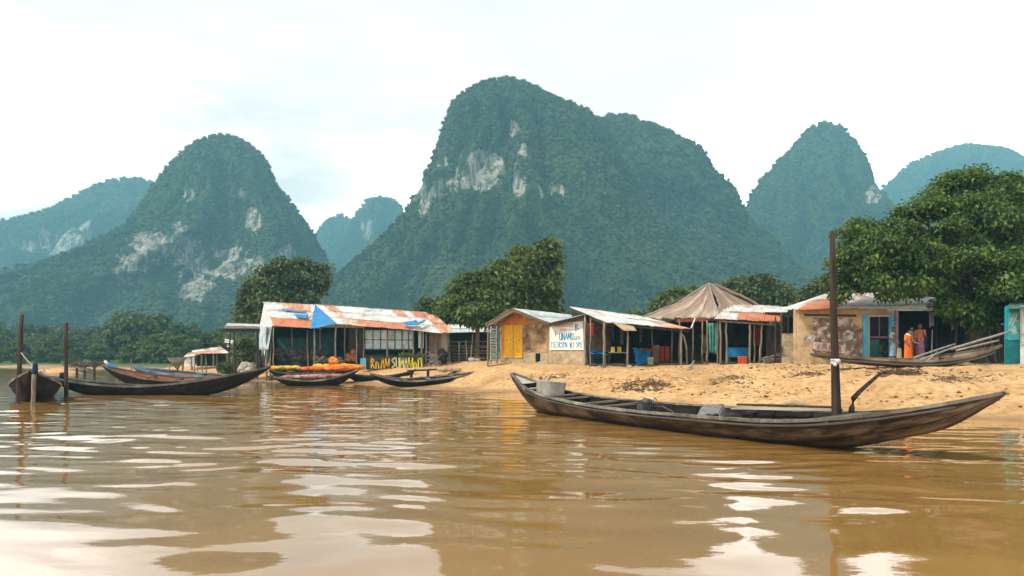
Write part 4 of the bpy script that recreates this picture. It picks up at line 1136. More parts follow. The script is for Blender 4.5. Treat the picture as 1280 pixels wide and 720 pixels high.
# ================================================================== open shed with the white roof
hd = thing('open_shed', 'open-sided market shed with a sloping white tin roof on poles', 'shed', PZ(795, 43, 1.24))
mb = MB(130); roof(mb, P(712,384,44.5), P(808,397,47), P(862,411.5,40.4), P(757,402.5,40), 11, 2, lambda u, v, r: (0 if u < .75 or v < .5 else 2) if r.random() < .9 else 1, jit=.05)
mb.build('roof', ROOF, hd)
mb = MB(131); roof(mb, P(714,384,44.6), P(808,397,47.1), P(830,404,52), P(724,398,50), 9, 2, lambda u, v, r: r.choice([0, 1, 2])); mb.build('roof', ROOF, hd, 'rear slope of the white tin roof')
mb = MB(132); roof(mb, P(762,401.5,39.9), P(791,408,40), P(796,414,39.2), P(779,413.5,39.2), 2, 1, lambda u, v, r: 2); mb.build('awning', [TIN_W, TIN_G, blend_mat('straw_thatch', (.30,.22,.13), (.46,.36,.23), (1,1,1), 8, 'World')], hd)
mb = MB(133)
mb.beam(P(713,386.5,44.4), P(758,404.5,40.05), .09, .14); mb.beam(P(757,405,40.1), P(861,414,40.5), .09, .10)
mb.prism([P(714,387.5,44.3), P(742,398.5,41.7), P(741,408,41.9), P(715,399,44.3)], (.05, .05, 0)); mb.build('rafter', WOOD_D, hd)
mb = MB(134)
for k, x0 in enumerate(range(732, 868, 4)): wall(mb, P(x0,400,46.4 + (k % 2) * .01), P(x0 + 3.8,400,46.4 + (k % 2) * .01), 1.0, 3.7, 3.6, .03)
mb.build('back_wall', SHADE_BLACK, hd)
posts(hd, [(755.5,40.1,403,.085), (784,40.0,412,.06,.5), (815,43,408,.06), (840,42,410,.05), (851,40.3,411,.065), (738,41,398,.04)], 135, WOOD_P)
mb = MB(136); mb.tube([PZ(859,40.3,1.1), P(858,433,40.3), P(855,421,40.3), P(850.5,415,40.3)], [.05,.045,.045,.04], 7); mb.build('post', WOOD_P, hd, 'crooked forked post at the right corner')
mb = MB(137); cloth(mb, P(735.5,404,41.6), P(742,404,41.6), P(741,420,41.6), P(737,424,41.6), 2, .05); mb.top('hanging_cloth', RED_CL, 'red cloth hanging from the open shed beside the white sign', 'cloth')
t_ = thing('tub', 'shallow blue tub on dark legs just inside the open shed', 'tub', PZ(748, 42, 1.25))
mb = MB(138); R_ = Matrix.Identity(3)
mb.lathe((P(748,445,42)), [(.02,-.10),(.42,-.10),(.52,.22),(.55,.24),(.50,.22),(.40,-.06),(.02,-.06)], 20); mb.build('basin', BLUE_PL if False else NAVY, t_)
mb = MB(139)
for dx, dy in ((-.3,-.25),(.3,-.25),(-.3,.25),(.3,.25)): mb.beam(PZ(748,42,1.2) + Vector((dx,dy,0)), P(748,446.5,42) + Vector((dx,dy,0)), .05, .05)
mb.build('leg', WOOD_D, t_)
mb = MB(140); mb.patch(P(738,438,42.3), P(760,439,42.3), P(760,443,41.4), P(738,441,41.4), 8, 5, lambda u, v: .04 * math.sin(8 * u + 4 * v), .02); mb.top('plastic_sheet', BLUE_TARP, 'light blue plastic sheet draped across the shallow blue tub', 'tarp')
tb = thing('market_table', 'rough dark table in the middle of the open shed', 'table', PZ(773, 42, 1.25))
mb = MB(141); mb.beam(P(759,440.5,42), P(783,441,42), .8, .05); mb.build('tabletop', WOOD_G, tb)
for px, dy in ((760.5,-.3),(782,-.3),(760.5,.3),(782,.3)):
    mb = MB(142); mb.beam(PZ(px,42 + dy,1.15), P(px,441.6,42) + Vector((0,dy,0)), .06, .06); mb.build('leg', WOOD_D, tb)
for px, m_, lb in ((766, YEL_PL, 'pale yellow carton on the left of the dark market table'), (774, blend_mat('amber_plastic', (.62,.30,.02), (.7,.38,.03), (1,1,1), 3), 'amber yellow carton on the right of the dark market table')):
    mb = MB(143 + px); c_ = P(px,440.2,41.9); mb.box(c_ + Vector((0,0,.13)), (.19,.15,.26), m=0, jit=.006); mb.box(c_ + Vector((0,0,.27)), (.20,.16,.02), jit=.004); mb.top('carton', m_, lb, 'carton')
mb = MB(150); mb.patch(P(790,434.5,41.5), P(813,440,42.5), P(811,455.5,41.3), P(797,456,40.7), 12, 8, lambda u, v: .06 * math.sin(7 * u + 5 * v) + .03 * math.sin(15 * v), .02)
mb.top('tarpaulin', BLUE_TARP, 'crumpled blue tarpaulin slung low at the middle of the open shed', 'tarp')
mb = MB(151)
for k in range(16): mb.ico(P(798 + mb.r.uniform(0, 18), 437.5 + mb.r.uniform(-1.5, 1.5), 42.4), mb.r.uniform(.06, .12), 1, 0, (1.3, 1, .7))
mb.top('goods_pile', blend_mat('mixed_goods', (.10,.05,.035), (.35,.14,.05), (1,1,1), 9), 'pile of small reddish goods behind the blue tarpaulin', 'goods')
cr = MB(152); c_ = P(813,456,40.6)
cr.box(c_ + Vector((0,0,.20)), (.24,.24,.38), jit=.01)
for k in range(4): cr.box(c_ + Vector((0,-.125,.06 + k * .095)), (.26,.015,.07))
cr.top('crate', CRATE, 'small grey-green wooden crate on the sand before the blue tarpaulin', 'crate')
for k, (px, lb) in enumerate(((827.5, 'left of two orange-red hanging panels at the back of the open shed'), (834, 'right of two orange-red hanging panels at the back of the open shed'))):
    mb = MB(155 + k); cloth(mb, P(px - 2.8,433,43), P(px + 2.8,433,43), P(px + 2.6,452,43), P(px - 2.6,452,43), 2, .025); mb.top('hanging_cloth', blend_mat('orange_red_cloth', (.36,.05,.018), (.48,.08,.025), (1,1,1), 3), lb, 'cloth')

for k, (px, t0, b0, w_, lb) in enumerate(((766, 406, 428, 1.2, 'narrow pale strip hanging at the back of the open shed above the yellow cartons'), (777, 408, 431, 2.2, 'wider faded strip hanging at the back of the open shed above the amber carton'), (801, 410, 428, 1.5, 'dull strip hanging at the back of the open shed above the blue tarpaulin'))):
    mb = MB(800 + k); cloth(mb, P(px - w_,t0,44), P(px + w_,t0,44), P(px + w_,b0,44), P(px - w_,b0,44), 2, .03); mb.top('hanging_cloth', blend_mat('faded_strip', (.10,.10,.09), (.22,.21,.19), (1,1,1), 3, 'World'), lb, 'cloth')
for k, (z_, lb) in enumerate(((.17, 'bottom brown box of the stack at the back of the open shed'), (.50, 'middle brown box of the stack at the back of the open shed'), (.82, 'top brown box of the stack at the back of the open shed'))):
    mb = MB(810 + k); c_ = PZ(819.5, 42.6, 1.25 + z_); mb.box(c_, (.34,.30,.31), Matrix.Rotation(.1 * k - .1, 3, 'Z'), jit=.012); mb.box(c_ + Vector((0,-.155,.0)), (.30,.02,.05)); mb.top('box', WOOD_B, lb, 'box')
mb = MB(815)
for k in range(14): mb.ico(PZ(746 + mb.r.uniform(-6, 8), 42.6, 1.27 + mb.r.uniform(0, .25)), mb.r.uniform(.08, .15), 2)
mb.top('goods_pile', blend_mat('dark_goods', (.03,.03,.028), (.12,.10,.08), (1,1,1), 7), 'dark pile of goods on the ground beneath the shallow blue tub', 'goods')
SHADE_FLOOR = blend_mat('shade_dark_floor', (.035,.027,.02), (.09,.065,.045), (1,1,1), 3, 'World')  # dark floors added to dim the interiors, their shade put into the colour
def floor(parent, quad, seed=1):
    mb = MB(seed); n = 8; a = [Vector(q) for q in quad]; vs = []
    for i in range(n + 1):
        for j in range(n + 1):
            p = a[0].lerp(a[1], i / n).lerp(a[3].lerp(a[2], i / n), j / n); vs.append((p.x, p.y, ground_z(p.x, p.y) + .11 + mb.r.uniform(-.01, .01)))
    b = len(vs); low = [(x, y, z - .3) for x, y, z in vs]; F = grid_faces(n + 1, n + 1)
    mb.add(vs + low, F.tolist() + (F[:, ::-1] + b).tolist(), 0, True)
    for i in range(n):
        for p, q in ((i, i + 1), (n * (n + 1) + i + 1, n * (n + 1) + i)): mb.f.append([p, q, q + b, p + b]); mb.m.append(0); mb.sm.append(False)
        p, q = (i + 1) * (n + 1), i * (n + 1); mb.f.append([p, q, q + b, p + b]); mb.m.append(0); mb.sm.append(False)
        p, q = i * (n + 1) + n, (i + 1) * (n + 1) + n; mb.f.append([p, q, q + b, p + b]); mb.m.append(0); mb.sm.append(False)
    return mb.build('floor', SHADE_FLOOR, parent)
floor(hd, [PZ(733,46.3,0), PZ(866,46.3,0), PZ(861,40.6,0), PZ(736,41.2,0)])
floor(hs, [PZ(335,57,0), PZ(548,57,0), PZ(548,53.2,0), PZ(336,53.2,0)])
# ================================================================== hut with the peaked thatch roof
he = thing('thatched_hut', 'dark hut under a tall four-sided peaked thatch roof', 'hut', PZ(890, 43, 1.25))
t = NT('weathered_thatch')
uvv = t.coord('UV', (26, 1.3, 1)); st_ = t.noise(uvv, 1.0, 6, .7); wide = t.noise(t.coord('UV', (5, .7, 1)), 1.0, 3, .6); pat = t.noise(t.coord('World'), 1.1, 4)
c = t.ramp(st_, [(.28, (.085,.055,.04)), (.5, (.25,.18,.135)), (.72, (.43,.34,.27))])
c = t.mix(t.ramp(wide, [(.48, 0.0), (.60, .8)]), c, (.50,.42,.345)); c = t.mix(t.ramp(pat, [(.5, 0.0), (.7, .5)]), c, (.17,.12,.09))
t.bsdf(c, .95, st_, .8, .06, .1); THATCH = t.mat
apx = P(886,355.5,45); kz = [P(802.5,397.5,46), P(900,395,40.4), P(972,397,44), P(880,399,50)]
for i in range(4):
    a, b = kz[i], kz[(i + 1) % 4]
    mb = MB(160 + i)
    sagf = lambda u, v: -.28 * math.sin(PI * v) * (.4 + .6 * math.sin(PI * u)) + .035 * math.sin(40 * u + 3 * math.sin(9 * v)) + mb.r.uniform(-.02, .02) + (mb.r.uniform(-.05, .05) if v > .97 else 0)
    mb.patch(apx + Vector((-.04 if i in (0, 3) else .04, 0, 0)), apx + Vector((.04 if i in (1, 2) else -.04, -.01, 0)), b, a, 46, 16, sagf, .14, uvs=(1, 1))
    mb.build('roof', THATCH, he)
mb = MB(165)
for q in (kz[0], kz[1], kz[2]): mb.tube([apx + Vector((0,0,.06)), apx.lerp(q, .5) + Vector((0,0,-.16)), q + Vector((0,0,.05))], [.06,.05,.05], 6)
mb.build('ridge_pole', WOOD_G, he)
mb = MB(166); wall(mb, P(852,420,47), P(962,420,46), 1.0, 4.2, 4.2, .1); wall(mb, P(860,420,44), P(882,420,44), 1.0, 3.6, 3.6, .08); mb.build('back_wall', SHADE_BLACK, he)
mb = MB(167); mb.beam(P(846,401,42.5), P(905,399,40.9), .1, .16); mb.build('beam', blend_mat('red_beam', (.14,.03,.02), (.22,.06,.04), (1,1,1), 4), he)
posts(he, [(849,42,399,.05), (866,42,400,.05), (878,41.6,400,.05), (884,41.4,400,.06), (897,41,398,.05)], 168)
mb = MB(170); mb.beam(P(864,410,40.6), P(869,398,40.8), .05, .05); mb.top('brace_pole', WHITEP, 'pale slanted brace pole under the left of the thatch roof', 'pole')
mb = MB(171); cloth(mb, P(885.5,404,41.2), P(898,403,41.2), P(897,443,41.2), P(887,441,41.2), 3, .05); mb.top('hanging_cloth', TEAL_CL, 'long sea-green cloth hung under the thatch roof', 'cloth')

mb = MB(820); cloth(mb, P(876,418,42.6), P(882,418,42.6), P(882,442,42.6), P(877,443,42.6), 2, .04); mb.top('hanging_cloth', blend_mat('speckled_cloth', (.03,.05,.05), (.22,.16,.13), (1,1,1), 16), 'small speckled cloth hanging in the dark left of the sea-green cloth', 'cloth')
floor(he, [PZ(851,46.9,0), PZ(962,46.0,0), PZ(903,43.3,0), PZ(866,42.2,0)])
# ================================================================== tin awning stall
hf = thing('market_stall', 'small stall with a crooked white and orange tin awning on thin posts', 'stall', PZ(938, 41, 1.25))
def pick5(u, v, r): return (3 if .4 < u else 0) if v > .5 else (0 if u < .75 else r.choice([0, 2]))
mb = MB(180); roof(mb, P(908,381.5,43), P(974,383,43), P(976,402.5,39.2), P(893,398.5,39.2), 6, 2, pick5, jit=.07, amp=.024)
roof(mb, P(952,384,42.6), P(985,386,42.6), P(984,393,40.6), P(955,392,40.6), 2, 1, lambda u, v, r: 0, jit=.04, lift=.09)
mb.build('roof', ROOF, hf)
mb = MB(181); wall(mb, P(899,420,43.2), P(960,420,43.2), 1.0, 3.5, 3.5, .08); mb.build('back_wall', SHADE_BLACK, hf)
mb = MB(182); mb.beam(P(899,401.5,39.3), P(970,406,39.3), .07, .08); mb.build('beam', WOOD_P, hf)
posts(hf, [(901,39.3,398,.055,-1), (908,39.4,402,.065), (937,39.3,403,.065), (943,39.6,404,.04), (949,39.3,403,.06,4)], 183)
bx = thing('cool_box', 'bright blue cool box resting inside the tin awning stall', 'box', P(922,446,41))
mb = MB(190); c_ = P(922,441,41); mb.box(c_, (.90,.55,.42), jit=.01); mb.build('body', BLUE_PL, bx)
mb = MB(190); mb.box(c_ + Vector((0,0,.235)), (.94,.58,.05), jit=.006); mb.build('lid', BLUE_PL, bx)
tb = thing('bench', 'dark bench carrying the bright blue cool box', 'bench', PZ(922, 41, 1.2))
mb = MB(191); mb.beam(P(910,446.6,41), P(934,446.6,41), .6, .05); mb.build('seat', WOOD_D, tb)
for px in (911, 933): mb = MB(192); mb.beam(PZ(px,41,1.1), P(px,447.3,41), .08, .5); mb.build('leg', WOOD_D, tb)
cr = MB(193); c_ = P(927,455.5,39.7)
for k in range(5): 
    z_ = .03 + k * .085
    cr.box(c_ + Vector((0,-.17,z_)), (.36,.02,.05)); cr.box(c_ + Vector((0,.17,z_)), (.36,.02,.05)); cr.box(c_ + Vector((-.17,0,z_)), (.02,.36,.05)); cr.box(c_ + Vector((.17,0,z_)), (.02,.36,.05))
for dx in (-.17, 0, .17): cr.box(c_ + Vector((dx,-.172,.2)), (.05,.03,.40))
cr.box(c_ + Vector((0,0,.012)), (.36,.36,.02))
cr.top('crate', RED_PL, 'orange-red plastic crate on the sand in front of the stall', 'crate')
mb = MB(195); cloth(mb, P(941,405,40.6), P(953.5,405,40.6), P(952,431,40.6), P(942.5,433,40.6), 4, .05); mb.top('hanging_cloth', MAROON, 'maroon cloth hanging in the stall right of the blue box', 'cloth')
mb = MB(196)
for k in range(30):
    a = P(952 + mb.r.uniform(0, 8), 450 + mb.r.uniform(-3, 5), 39.6); mb.pole(a, a + Vector((mb.r.uniform(.3, .8), mb.r.uniform(-.2, .3), mb.r.uniform(-.05, .25))), .03, .02, n=5, seg=2)
mb.top('firewood', WOOD_G, 'heap of firewood branches right of the tin awning stall', 'firewood')

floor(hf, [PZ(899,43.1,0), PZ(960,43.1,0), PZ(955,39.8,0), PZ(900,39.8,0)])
# boards between stall and beige house
pf = thing('board_wall', 'dark board screen with one pale mouldy panel between stall and beige house', 'wall', PZ(980, 39, 1.2))
mb = MB(200)
for k, x0 in enumerate(np.arange(958, 978, 3.3)): wall(mb, P(x0,420,39.6 + .01 * (k % 2)), P(x0 + 3,420,39.6), 1.0, 3.2 + mb.r.uniform(-.2, .2), 3.2, .03)
mb.build('board', WOOD_D, pf)
mb = MB(201); wall(mb, P(977,420,38.4), P(998.5,420,38.0), 1.0, EYE + (HOR - 417) / FPX * 38.4, EYE + (HOR - 416) / FPX * 38.0, .05); mb.build('panel', blend_mat('mouldy_panel', (.22,.17,.11), (.40,.32,.22), (1,1,1), 2, 'World', .95, (.05,.04,.03), .52, 1.3), pf)
mb = MB(202); wall(mb, P(976,420,40.2), P(1000,420,40.2), 1.0, 3.6, 3.6, .06); mb.build('back_wall', SHADE_BLACK, pf)
posts(pf, [(976.5,38.5,391,.06), (985,39.2,392,.04), (969,39.2,396,.05)], 203, WOOD_D)

# ================================================================== beige house on the right
hg = thing('beige_house', 'ochre plaster house with teal door and flaking painted panel', 'house', PZ(1060, 38, 1.2))
def G(px, py, Y=37.0): return P(px, py, Y)
mb = MB(210); wall(mb, G(998,450), G(1079,450), .95, EYE + (HOR - 386) / FPX * 37, EYE + (HOR - 386) / FPX * 37, .2)
wall(mb, G(998,450) + Vector((0,.22,0)), P(999,450,43), .95, 3.8, 3.8, .15); wall(mb, P(998,450,43), P(1165,450,43), .95, 3.8, 3.8, .15)
wall(mb, G(1079,450), G(1119,450), EYE + (HOR - 393) / FPX * 37, EYE + (HOR - 386) / FPX * 37, EYE + (HOR - 386) / FPX * 37, .2); mb.build('wall', PLASTER, hg)
mb = MB(211); mb.prism([G(1016,439,36.985), G(1068,448,36.985), G(1079,452,36.985), G(1079,412,36.985), G(1066,404,36.985), G(1066,397,36.985), G(1016,397,36.985)], (0,.012,0)); mb.build('wall_panel', FLAKED, hg)
mb = MB(212); mb.prism([G(1017,437,36.975), G(1056,443,36.975), G(1056,434,36.975), G(1046,422,36.975), G(1054,424,36.975), G(1054,431,36.975), G(1016,427,36.975)][::1] if False else [G(1016,437,36.975), G(1056,442,36.975), G(1056,432,36.975), G(1017,427,36.975)], (0,.008,0)); lb_ = mb.build('painted_band', blend_mat('pinkish_white_band', (.48,.38,.32), (.66,.58,.52), (1,1,1), 6, 'World', .9, (.25,.16,.11), .56, 5), hg)
pl = Plane2(G(1016,437,36.975), G(1056,442,36.975) - G(1016,437,36.975)); mb = MB(213); write(pl, mb, 'SWJNEASNRE', .08, 1.4, .07, .30, .03); mb.build('lettering', blend_mat('faded_red_ink', (.34,.10,.09), (.45,.20,.18), (1,1,1), 5, 'World'), lb_)
mb = MB(214); mb.prism([G(1051,427,36.97), G(1066,424,36.97), G(1067,416,36.97), G(1060,412,36.97), G(1054,417,36.97)], (0,.008,0)); mb.prism([G(1004,428,36.985), G(1016,426,36.985), G(1015,419,36.985), G(1006,420,36.985)], (0,.008,0)); mb.build('painted_patch', blend_mat('bluish_white_patch', (.30,.34,.34), (.58,.58,.55), (1,1,1), 7, 'World', .9, (.22,.15,.10), .52, 5), hg)
mb = MB(215); mb.beam(G(1005.5,393.5,36.93), G(1070,394.5,36.93), .08, .09); mb.build('beam', WOOD_D, hg)
dr = MB(216); wall(dr, G(1087,450,37.12), G(1111,450,37.12), 1.15, EYE + (HOR - 396) / FPX * 37.1, EYE + (HOR - 396) / FPX * 37.1, .05); do = dr.build('door', SHADE_BLACK, hg)  # near-black slab stands in for the dark interior behind the doorway
mb = MB(217); wall(mb, G(1087.5,450,37.08), G(1099,450,37.08), 1.18, EYE + (HOR - 424.5) / FPX * 37.1, EYE + (HOR - 424.5) / FPX * 37.1, .03); mb.build('door_leaf', GREENDOOR, do)
mb = MB(218); mb.beam(G(1087,421.5,37.05), G(1111,421.5,37.05), .05, .09); mb.beam(G(1099,396,37.06), G(1099,421,37.06), .04, .035); mb.build('rail', PURPLE, do)
mb = MB(219)
wall(mb, G(1079,450,36.93), G(1085.5,450,36.93), 1.0, EYE + (HOR - 393) / FPX * 36.9, EYE + (HOR - 393) / FPX * 36.9, .16); wall(mb, G(1112,450,36.93), G(1118,450,36.93), 1.0, EYE + (HOR - 393) / FPX * 36.9, EYE + (HOR - 393) / FPX * 36.9, .16); mb.build('door_frame', SKYBLUE, hg)
mb = MB(220); wall(mb, G(1085.6,450,36.95), G(1087.2,450,36.95), 1.0, 3.5, 3.5, .12); mb.beam(G(1085,394.8,36.92), G(1112,394.8,36.92), .08, .09); mb.build('lintel', PINKWOOD, hg)
def pick6(u, v, r): return 3 if (v > .45 and u < .3) else 0
mb = MB(221); roof(mb, P(1042,364,41), P(1168,362,41), P(1170,381.5,36.2), P(998,387,36.2), 14, 2, pick6); roof(mb, P(1041.5,364.5,41), P(1042,364,41), P(999,387,36.2), P(977,386,40.5), 3, 2, lambda u, v, r: 0); roof(mb, P(1042,364,41.1), P(1168,362,41.1), P(1172,384,46), P(985,386,46), 12, 2, lambda u, v, r: r.choice([0, 1, 2]))
mb.build('roof', ROOF, hg)
# porch
mb = MB(222); mb.beam(G(1078,453,36.2) , G(1200,453,36.2), 1.5, .32); mb.build('porch_floor', MUD, hg)
mb = MB(223); wall(mb, P(1120,450,39.4), P(1205,450,39.4), 1.0, 3.9, 3.9, .1); mb.build('porch_wall', SHADE_BLACK, hg)
mb = MB(224); wall(mb, P(1119,450,37), P(1120,450,39.4), 1.0, 3.8, 3.8, .08); mb.build('porch_side', DARK_TEAL, hg)
mb = MB(225); mb.beam(P(1110,387.6,36.0), P(1197,387.6,36.0), .06, .07); mb.build('porch_rail', PINKWOOD, hg)
mb = MB(226); mb.beam(P(1120.5,452,35.9), P(1120.5,388,35.9), .13, .13, up=(1,0,0)); mb.build('post', PURPLE, hg, 'square plum-coloured porch post')
posts(hg, [(1195,36.0,386,.05), (1170,38.6,388,.05)], 227, WOOD_D)
mb = MB(228); roof(mb, P(1168,380,40), P(1200,380,40), P(1200,387,35.8), P(1166,386,35.8), 4, 2, lambda u, v, r: 4); mb.build('porch_roof', ROOF, hg)
mb = MB(229); cloth(mb, P(1161,391,36.2), P(1167,391,36.2), P(1168,406,36.2), P(1162,410,36.2), 2, .05); mb.top('hanging_cloth', CANVAS, 'grey cloth bundle hanging from the porch pole', 'cloth')
mb = MB(230); mb.pole(PZ(1164,37,1.3), P(1165.5,412,37), .02, .02, bend=.01, n=6); mb.top('stick', WHITEP, 'thin white stick standing upright in the dark porch', 'stick')
mb = MB(231); mb.lathe(PZ(1124,35.6,1.28), [(.02,0),(.10,0),(.115,.1),(.11,.45),(.09,.68),(.04,.72),(.01,.72)], 14); mb.top('sack', blend_mat('jute', (.30,.22,.13), (.42,.32,.20), (1,1,1), 9), 'tan sack standing by the plum porch post', 'sack')
mb = MB(232)
for k in range(9): mb.ico(P(1104 + mb.r.uniform(-5, 4), 440 + mb.r.uniform(-9, 8), 36.5), mb.r.uniform(.08, .16), 1)
mb.top('bundle', blend_mat('dark_bundle', (.015,.015,.02), (.05,.05,.06), (1,1,1), 6), 'dark bundle heaped in front of the green door', 'bundle')
# dark sheds under the big tree
hh = thing('back_shed', 'dark low shed in the shade behind the big tree trunk', 'shed', PZ(1232, 43, 1.25))
mb = MB(240); wall(mb, P(1196,450,42.5), P(1268,450,42.5), 1.0, 3.3, 3.3, .1); mb.build('wall', SHADE_BLACK, hh)
mb = MB(241); roof(mb, P(1196,396,47), P(1270,396,47), P(1270,404.5,42.2), P(1200,403.5,42.2), 8, 2, lambda u, v, r: 0); mb.build('roof', ROOF, hh)
posts(hh, [(1212,41,406,.06), (1240,41,404,.05,-4), (1249,41,404,.05)], 242, WOOD_D)
# teal building
hi = thing('teal_kiosk', 'teal painted kiosk with a faded poster and white corner post', 'kiosk', PZ(1290, 34, 1.2))
mb = MB(250); wall(mb, P(1259,450,33.6), P(1345,450,33.6), .95, 2.35, 2.35, .15); mb.build('lower_wall', TEAL_DK, hi)
mb = MB(251); wall(mb, P(1259,450,33.62), P(1345,450,33.62), 2.35, 3.75, 3.75, .13); wall(mb, P(1259,450,33.8), P(1262,450,36.5), .95, 3.7, 3.7, .1); mb.build('upper_wall', TEAL, hi)
mb = MB(252); mb.prism([P(1260,425,33.58), P(1274.5,425,33.58), P(1274.5,391,33.58), P(1260,390,33.58)], (0,.02,0)); po = mb.build('poster', blend_mat('faded_poster', (.03,.26,.30), (.10,.38,.36), (1,1,1), 3, 'World', .6, (.30,.45,.34), .58, 3.5), hi)
pl = Plane2(P(1260,425,33.58), (1,0,0)); mb = MB(253); k_ = 33.58 / FPX
for (a, b) in [((2,20),(7,32)),((5,18),(10,30)),((8,22),(12,33)),((3,27),(13,24)),((6,8),(9,17)),((9,8),(10,14)),((4,12),(12,9))]: pl.stroke(mb, (a[0] * k_, a[1] * k_), (b[0] * k_, b[1] * k_), .025)
mb.build('poster_marks', blend_mat('pale_marks', (.42,.55,.45), (.58,.66,.55), (1,1,1), 4, 'World'), po)
mb = MB(254); mb.beam(P(1278.5,455,33.4), P(1278,382,33.4), .13, .13, up=(1,0,0)); mb.build('corner_post', WHITEP, hi)
mb = MB(255); roof(mb, P(1270,371,37), P(1350,371,37), P(1352,386,32.6), P(1259,386,32.6), 8, 2, lambda u, v, r: 0); mb.build('roof', [blend_mat('green_tin', (.05,.11,.09), (.10,.18,.14), (1,1,1), 3, 'World')], hi)
# ================================================================== boats
def hull_mat(name, c_dark, c_mid, c_light, scuff=.6, wetline=True, tint=None):
    t = NT(name)
    uv = t.coord('UV', (.9, 9, 1)); g = t.noise(uv, 1.0, 7, .68, .4)
    big = t.noise(t.coord('UV', (.7, 2.2, 1), (4, 2, 0)), 1.0, 5, .6)
    fine = t.noise(t.coord('UV', (5, 60, 1)), 1.0, 4, .6)
    c = t.ramp(g, [(.3, c_dark), (.52, c_mid), (.75, c_light)])
    c = t.mix(t.ramp(big, [(scuff - .05, 0.0), (scuff + .1, .75)]), c, tint or c_light)
    c = t.mix(t.ramp(fine, [(.55, 0.0), (.7, .55)]), c, c_dark)
    sep = t.n('ShaderNodeSeparateXYZ'); t.l(t.coord('UV', (1, 1, 1)), sep.inputs[0])
    seam = t.math('FRACT', t.math('MULTIPLY', sep.outputs['Y'], 4.0))
    sm = t.ramp(seam, [(.0, 1.0), (.045, 0.0), (.955, 0.0), (1.0, 1.0)])
    chip = t.noise(t.coord('UV', (2.2, 22, 1), (1, 5, 0)), 1.0, 6, .75)
    c = t.mix(t.ramp(chip, [(.60, 0.0), (.66, .7)]), c, c_light); c = t.mix(t.ramp(chip, [(.30, .8), (.37, 0.0)]), c, c_dark)
    c = t.mix(t.math('MULTIPLY', sm, .9), c, (.010, .008, .006))
    hgt = t.math('SUBTRACT', t.math('ADD', g, t.math('MULTIPLY', fine, .5)), t.math('MULTIPLY', sm, .8))
    rough = .75
    if wetline:
        zz = t.n('ShaderNodeSeparateXYZ'); t.l(t.n('ShaderNodeNewGeometry').outputs['Position'], zz.inputs[0])
        wz = t.math('ADD', zz.outputs['Z'], t.math('MULTIPLY', big, -.09))
        wet = t.ramp(wz, [(.0, 1.0), (.09, 0.0)])
        c = t.mix(t.math('MULTIPLY', wet, .75), c, (.016, .012, .009)); rough = t.ramp(wet, [(0, .75), (1, .35)])
    t.bsdf(c, rough, hgt, .6, .035, .12)
    return t.mat
HULL_MAIN = hull_mat('weathered_hull', (.012,.009,.006), (.064,.042,.027), (.27,.20,.135), .53)
HULL_RIM = hull_mat('grey_gunwale', (.035,.029,.023), (.16,.135,.105), (.42,.38,.32), .58, False)
HULL_DARK = hull_mat('tarred_hull', (.006,.005,.005), (.018,.014,.011), (.055,.044,.034), .62)
HULL_RIMD = hull_mat('dark_gunwale', (.03,.027,.025), (.10,.09,.08), (.22,.20,.18), .58, False)
HULL_SHADE = hull_mat('shaded_inside', (.004,.003,.003), (.012,.010,.008), (.035,.028,.022), .6, False)  # shade inside the long boat, put into the colour
HULL_GREY = hull_mat('bleached_hull', (.030,.022,.015), (.13,.095,.062), (.32,.25,.175), .52, False)
HULL_BLUE = hull_mat('blue_gunwale', (.03,.05,.08), (.08,.14,.20), (.22,.30,.36), .55, False)
HULL_RED = hull_mat('rust_red_inside', (.10,.03,.012), (.28,.085,.03), (.40,.16,.07), .55, False)
HULL_PALE = hull_mat('bleached_deck', (.14,.13,.115), (.38,.36,.32), (.58,.56,.51), .5, False)

